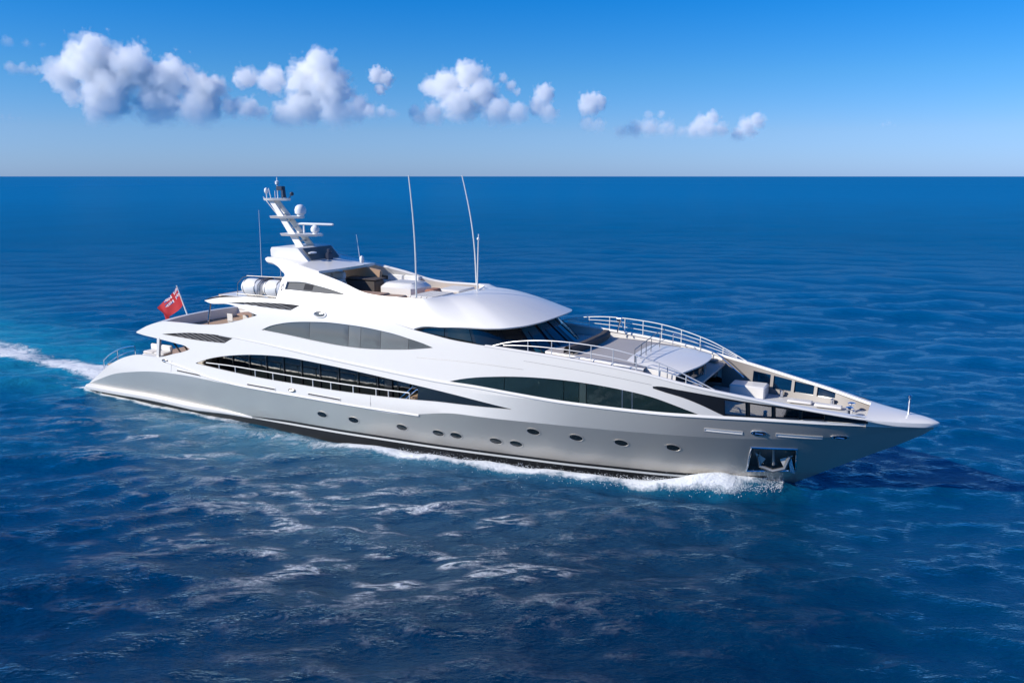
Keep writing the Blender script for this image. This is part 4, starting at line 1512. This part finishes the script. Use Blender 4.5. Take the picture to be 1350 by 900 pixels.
# ---- hardtop, radar arch and mast
mb = MB()
rws = []
for x in np.linspace(15.5, 19.6, 16):
    u = (x - 15.5) / 4.1
    z = float(np.interp(x, [15.4, 16.4, 17.29, 18.47, 19.6], [9.40, 9.38, 9.27, 9.03, 8.85]))
    h = Bs(x, z) - .1
    pts = [(x + .5 * u * (1 - t * t), -h * t, z + .05 * (1 - t * t)) for t in np.linspace(1, -1, 13)]
    rws.append(pts + [(p[0], p[1], p[2] - .14) for p in reversed(pts)])
mb.rows(rws, closed_u=True)
n = len(rws[0])
mb.add(rws[0], [tuple(range(n))])
mb.add(rws[-1], [tuple(range(n))])
mb.build('hardtop', M['white'], yacht)
mb = MB()
pf = [(15.12, 9.40), (15.1, 9.78), (15.2, 9.93), (17.05, 9.95), (17.2, 9.9), (17.95, 9.17)]
prow = []
for t in np.linspace(-1, 1, 9):
    prow.append([(x, 1.5 * t, z) for x, z in pf])
mb.rows(prow)
for e_ in (prow[0], prow[-1]):
    mb.add(e_, [tuple(range(len(pf)))])
arch = mb.build('radar_arch', M['white'], yacht, angle=30)
MB().box((17.64, 0, 9.58), (.9, 2.5, .03), ry=R(46)).build('arch_panel', M['panel_grey'], arch)
MB().lathe((17.75, -.9, 9.62), [(.02, 0), (.3, .0), (.3, .06), (.1, .1)], 16, sx=.6).build('arch_lamp', M['radome'], arch)
MB().box((18.1, .15, 9.35), (.3, .4, .5), bev=.05).box((18.15, .1, 9.7), (.2, .25, .25), bev=.03).build('spotlight', M['navy'], arch)

mast = MB()
for s in (-1, 1):
    c0, c1 = (16.45, s * .42, 9.9), (14.05, s * .16, 12.66)
    a = [(16.22, s * .42, 9.9), (16.80, s * .42, 9.9), (14.34, s * .16, 12.62), (13.95, s * .16, 12.66)]
    b = [(x, y + s * .10, z) for x, y, z in a]
    mast.add(a + b, [(0, 1, 2, 3), (7, 6, 5, 4), (0, 4, 5, 1), (1, 5, 6, 2), (2, 6, 7, 3), (3, 7, 4, 0)])
for t in np.linspace(.12, .95, 7):
    x, z, h = 16.45 - 2.4 * t, 9.9 + 2.76 * t, .42 - .26 * t
    mast.box((x, 0, z), (.12, 2 * h, .08))
ms = mast.build('mast', M['white'], yacht)
for x0, x1, z, w0 in ((13.65, 15.45, 12.66, .55), (14.15, 16.4, 11.63, .7), (15.0, 17.7, 10.62, .85)):
    mb = MB()
    pl = [(x0, w0 * .6), (x0 + .3, w0), (x1 - .8, w0), (x1 - .1, w0 * .35), (x1, 0), (x1 - .1, -w0 * .35), (x1 - .8, -w0), (x0 + .3, -w0), (x0, -w0 * .6)]
    k = len(pl)
    mb.add([(x, y, z + .05) for x, y in pl] + [(x, y * .85, z - .08) for x, y in pl], [tuple(range(k)), tuple(reversed(range(k, 2 * k)))] + [(i, (i + 1) % k, (i + 1) % k + k, i + k) for i in range(k)])
    mb.build('platform', M['white'], ms)
MB().lathe((16.2, 0, 11.68), [(.2, 0), (.2, .1), (.32, .16), (.34, .38), (.28, .56), (.16, .66), (.02, .69)], 20).build('satellite_dome', M['radome'], ms)
MB().lathe((17.25, 0, 10.67), [(.14, 0), (.16, .1), (.24, .14), (.26, .3), (.2, .42), (.1, .5), (.02, .52)], 18).build('satellite_dome', M['radome'], ms)
MB().box((17.25, 0, 11.24), (2.65, .16, .14), rz=R(4), bev=.05).lathe((16.4, 0, 10.7), [(.05, 0), (.05, .5)], 8).build('radar_scanner', M['radome'], ms)
MB().tube([(13.25, .1, 12.78), (15.65, .5, 9.95)], .025, 6).build('stay', M['stripe'], ms)
MB().tube([(14.5, 0, 12.7), (14.5, 0, 13.95)], .03, 6).lathe((14.5, 0, 13.5), [(.05, 0), (.12, .04), (.12, .2), (.05, .24)], 12).build('mast_light', M['radome'], ms)
MB().box((14.75, 0, 13.3), (.5, .3, .25), bev=.04).box((14.95, 0, 13.0), (.22, .22, .5), bev=.04).tube([(14.85, 0, 12.7), (14.85, 0, 13.3)], .035, 6).tube([(15.05, .1, 12.7), (15.0, .1, 13.0)], .03, 6).build('signal_horn', M['navy'], ms)
MB().ball((13.6, 0, 13.15), .15, .8, .8, 1.2).tube([(13.62, 0, 12.7), (13.6, 0, 13.05)], .03, 6).build('mast_camera', M['radome'], ms)
MB().tube([(13.95, 0, 12.7), (13.8, 0, 13.3)], .025, 6).tube([(14.1, .2, 12.7), (14.1, .2, 13.15)], .02, 6).build('aerial', M['stripe'], ms)
MB().ball((15.6, 0, 12.98), .12).tube([(15.35, 0, 12.7), (15.6, 0, 12.95)], .025, 6).build('anemometer', M['navy'], ms)

# whip aerials (gently bent by the speed)
def whip(b, t, bend, r0=.035, r1=.012):
    pts = []
    for k in np.linspace(0, 1, 14):
        x = b[0] + (t[0] - b[0]) * k + bend * math.sin(math.pi * k)
        pts.append((x, -(b[1] + (t[1] - b[1]) * k), b[2] + (t[2] - b[2]) * k))
    MB().tube(pts, r0, 6, r2=r1).build('whip_aerial', M['stripe'], yacht)


whip((26.5, 3.3, 7.9), (26.2, 3.3, 14.06), .12, .045, .03)
whip((26.27, -3.3, 7.9), (25.38, -3.3, 14.06), .22, .045, .03)
whip((28.2, 0, 7.9), (28.3, 0, 10.6), 0, .035, .03)
MB().ball((28.3, 0, 10.75), .08).tube([(28.3, 0, 10.6), (28.32, 0, 11.0)], .025, 6).build('anchor_light', M['radome'], yacht)
MB().tube([(28.2, 0, 7.95), (28.15, .9, 8.1), (27.9, 1.2, 8.0)], .035, 6).build('light_bracket', M['stripe'], yacht)
whip((12.82, 0, 7.25), (12.91, 0, 11.98), .02, .014, .008)
whip((14.4, 0, 7.25), (14.4, 0, 8.9), .0, .014, .008)
whip((19.3, -1.5, 9.1), (19.1, -1.5, 10.6), .0, .018, .01)
MB().lathe((19.9, .9, 9.0), [(.08, 0), (.13, .08), (.13, .3), (.05, .42)], 12).build('gps_dome', M['radome'], yacht)

# ---- life-raft canisters on the aft ledge (top-level) and their cradle rail
crd = MB()
for x in (14.25, 15.8, 15.95, 17.55):
    crd.tube([(x, -3.46, 7.25), (x, -3.4, 7.95), (x, -2.95, 8.26), (x, -2.5, 8.28)], .022, 6)
crd.tube([(14.2, -2.6, 8.3), (17.6, -2.6, 8.35)], .02, 6).tube([(14.2, -3.48, 7.36), (17.6, -3.48, 7.36)], .02, 6)
crd.build('raft_cradle', M['pewter'], yacht)
crd = MB()
crd.box((15.35, -2.3, 8.05), (.9, .5, .35), bev=.06).box((16.8, -2.3, 8.12), (1.2, .5, .4), bev=.06)
crd.build('deck_locker', M['navy'], yacht)


def canister(x, label):
    r = empty('life_raft', (x, -2.95, 7.72), label, 'life raft', 'life raft canisters on the aft ledge')
    prof = [(.03, -.79), (.18, -.775), (.33, -.70), (.43, -.58), (.49, -.40), (.51, -.2), (.515, 0), (.51, .2), (.49, .40), (.43, .58), (.33, .70), (.18, .775), (.03, .79)]
    MB().lathe((0, 0, 0), prof, 20, axis='X').build('canister', M['raft'], r)
    for dx in (-.42, .42):
        MB().lathe((dx, 0, 0), [(.47, -.02), (.505, -.015), (.505, .015), (.47, .02)], 20, axis='X').build('strap', M['pewter'], r)
    return r


canister(15.08, 'white life raft canister in a steel cradle, nearest the flag')
canister(16.72, 'white life raft canister in a steel cradle, nearest the radar mast')

# ---- sundeck furniture
MB().box((23.2, .6, 7.64), (2.4, 2.0, .9), bev=.22).build('spa_tub', M['white'], yacht)
MB().box((23.2, .6, 8.10), (1.7, 1.3, .06), bev=.03).build('tub_cover', M['pale_deck'], yacht)
MB().box((20.5, .3, 7.7), (2.2, .9, .95), bev=.08).box((20.5, .3, 8.2), (2.4, 1.1, .07), bev=.03).build('bar_counter', M['brown'], yacht)
MB().box((19.6, 1.2, 8.05), (2.8, .2, 1.5), ry=R(8), bev=.05).build('windbreak_panel', M['tan'], yacht)


MB().box((23.0, -2.1, 7.45), (3.4, 1.3, .5), bev=.05).build('coaming_bench', M['teak'], yacht)
MB().box((22.6, -2.1, 7.74), (2.2, .9, .1), bev=.04).build('bench_cushion', M['tan'], yacht)


def thing_mesh(mb, name, m, label, cat, group=None, **kw):
    return tag(mb.build(name, m, None, **kw), label, cat, group)


def sofa(x, y, lx, ly, z, label, back=1):
    r = empty('sofa', (x, y, z), label, 'sofa')
    MB().box((0, 0, .2), (lx, ly, .4), bev=.05).build('base', M['white'], r)
    k = max(1, int(lx / .8))
    for i in range(k):
        MB().box((-lx / 2 + lx / k * (i + .5), 0, .48), (lx / k - .04, ly - .1, .18), bev=.06).build('cushion', M['cream'], r)
        MB().box((-lx / 2 + lx / k * (i + .5), back * (ly / 2 - .12), .75), (lx / k - .05, .22, .45), bev=.08).build('back_cushion', M['white_fabric'], r)
    return r


MB().box((18.9, -.9, 7.42), (2.1, 1.1, .46), bev=.03).build('sofa_plinth', M['white'], yacht)
sofa(18.9, -.9, 1.9, .9, 7.65, 'white cushioned sofa in the shade of the hardtop on the sundeck')
sofa(21.4, 2.75, 2.4, .8, 7.21, 'white cushioned sofa along the far sundeck coaming behind the tub')


def sunpad(x, y, lx, ly, z, m, name, label, cat, h=.22, rz=0):
    o = MB().box((0, 0, h / 2), (lx, ly, h), rz=rz, bev=.07).build(name, m)
    o.location = (x, y, z)
    return tag(o, label, cat)


MB().box((26.0, .2, 7.4), (1.9, 5.2, .38), bev=.08).build('sunbed_base', M['teak'], yacht)
sunpad(26.1, -1.2, 1.6, 2.2, 7.60, M['stripe_fabric'], 'sun_pad', 'brown and cream striped sun pad at the forward end of the sundeck', 'sun pad')
sunpad(26.0, 1.5, 1.5, 1.8, 7.60, M['cream'], 'sun_pad', 'plain cream sun pad at the forward end of the sundeck', 'sun pad')
sunpad(25.2, .35, .6, .9, 7.62, M['rust'], 'pillow', 'rust red pillow beside the striped sun pad', 'pillow', .25)

# ---- upper aft deck furniture
sofa(9.6, 2.9, 3.2, .85, 4.73, 'white cushioned sofa along the far side of the upper aft deck')
t = empty('dining_table', (12.6, 0, 4.73), 'tan oval dining table on the upper aft deck under the overhang', 'table')
MB().lathe((0, 0, .72), [(.02, 0), (1.0, 0), (1.05, .03), (1.0, .06), (.02, .06)], 28, sx=1.7, sy=1.0).build('table_top', M['tan'], t)
MB().lathe((0, 0, 0), [(.4, 0), (.35, .05), (.12, .15), (.12, .72)], 14).build('pedestal', M['chrome'], t)


def chair(x, y, rz, label):
    r = empty('dining_chair', (x, y, 4.73), label, 'chair', 'dining chairs round the aft deck table')
    r.rotation_euler = (0, 0, rz)
    MB().box((0, 0, .45), (.5, .5, .08), bev=.03).build('seat', M['cream'], r)
    MB().box((-.24, 0, .75), (.06, .48, .5), bev=.03).build('backrest', M['cream'], r)
    for a in (-.2, .2):
        for b in (-.2, .2):
            MB().tube([(a, b, 0), (a * .95, b * .95, .43)], .02, 6).build('leg', M['pewter'], r)


for i, (x, y, rz, lb) in enumerate([(11.6, -1.35, R(90), 'cream dining chair at the aft end of the tan table, near side'), (12.9, -1.35, R(90), 'cream dining chair at the forward end of the tan table, near side')]):
    chair(x, y, rz, lb)
# aft rail of the upper deck
rail('aft_deck_rail', [(8.6, 3.7, 5.6), (9.6, 3.8, 5.62), (11.4, 3.85, 5.62)], [8.7, 9.6, 10.5, 11.3], lambda x: 5.38, M['chrome'], yacht, -1, .022)

# ---- cockpit furniture and stern rails
sofa(4.9, -1.6, 2.0, .9, 2.16, 'white sofa in the open stern cockpit beside the rail')
sunpad(6.6, -3.35, 1.5, .7, 2.75, M['white_fabric'], 'sun_pad', 'white sun pad on the stern bulwark below the overhang', 'sun pad')
MB().box((6.6, -3.4, 2.45), (1.7, .9, .58), bev=.05).build('stern_locker', M['pale_deck'], yacht)
for s in (1, -1):
    rail('stern_rail', [(2.05, 3.55, 2.2), (2.7, 3.6, 2.62), (3.6, 3.65, 3.05), (4.6, 3.7, 3.36), (5.4, 3.72, 3.5)], [2.1, 3.6, 5.3], lambda x: float(np.interp(x, [2, 3.38, 4.96, 6], [1.3, 2.1, 2.8, 3.05])), M['chrome'], yacht, s, .03, mid=(.5,))
# dark aft lounge glazing seen through the quarter opening
for k in range(3):
    MB().tube([(8.2 + .8 * k, -3.4, 4.35), (9.3 + .8 * k, -3.4, 3.2)], .05, 6).build('lounge_brace', M['charcoal'], yacht)
sofa(9.6, -2.6, 1.8, .8, 2.3, 'white cushioned lounge seat seen through the quarter opening')
MB().box((9.2, -1.2, 3.2), (3.0, .08, 2.1)).build('lounge_partition', M['charcoal'], yacht)

# ---- ensign on its raked staff
fl = empty('ensign', (6.1, 0, 5.0), 'red ensign flag flying from a raked white staff at the stern', 'flag')
MB().tube([(.05, 0, -.2), (-.80, 0, 1.82)], .05, 8, r2=.03).ball((-.82, 0, 1.86), .05).build('flag_staff', M['stripe'], fl)
nu, nv = 64, 36
vs, fs, mi = [], [], []
H0, H1 = np.array([-.80, 1.80]), np.array([-.36, .62])
for j in range(nv + 1):
    for i in range(nu + 1):
        u, v = i / nu, j / nv
        h = H0 + (H1 - H0) * v
        fx = np.array([-2.0, -1.75]) * (u + .12 * math.sin(3.2 * u)) * (1 - .12 * v)
        sag = np.array([-.25 * (1 - v) * math.sin(math.pi * u), .24 * math.sin(math.pi * u) * (v - .35)])
        y = .20 * math.sin(7.5 * u + 1.5 * v) * min(1, u * 3) + .06 * math.sin(15 * u - 4 * v) * min(1, 2 * u)
        p = h + fx + sag
        vs.append((p[0] + .05 * math.sin(9 * u), y, p[1] + .05 * math.sin(8 * u + 2 * v)))
for j in range(nv):
    for i in range(nu):
        k = j * (nu + 1) + i
        fs.append((k, k + 1, k + nu + 2, k + nu + 1))
        u, v = (i + .5) / nu, (j + .5) / nv
        c = 0
        if u < .42 and v < .44:
            a, b = u / .21 - 1, v / .22 - 1
            c = 2
            d1, d2 = abs(a - b), abs(a + b)
            if min(d1, d2) < .26:
                c = 1
            if min(d1, d2) < .10:
                c = 0
            if abs(a) < .24 or abs(b) < .27:
                c = 1
            if abs(a) < .17 or abs(b) < .2:
                c = 0
        mi.append(c)
mb = MB()
mb.v, mb.f, mb.mi = vs, fs, mi
mb.build('flag_cloth', [M['flag_red'], M['flag_white'], M['flag_blue']], fl, angle=180)
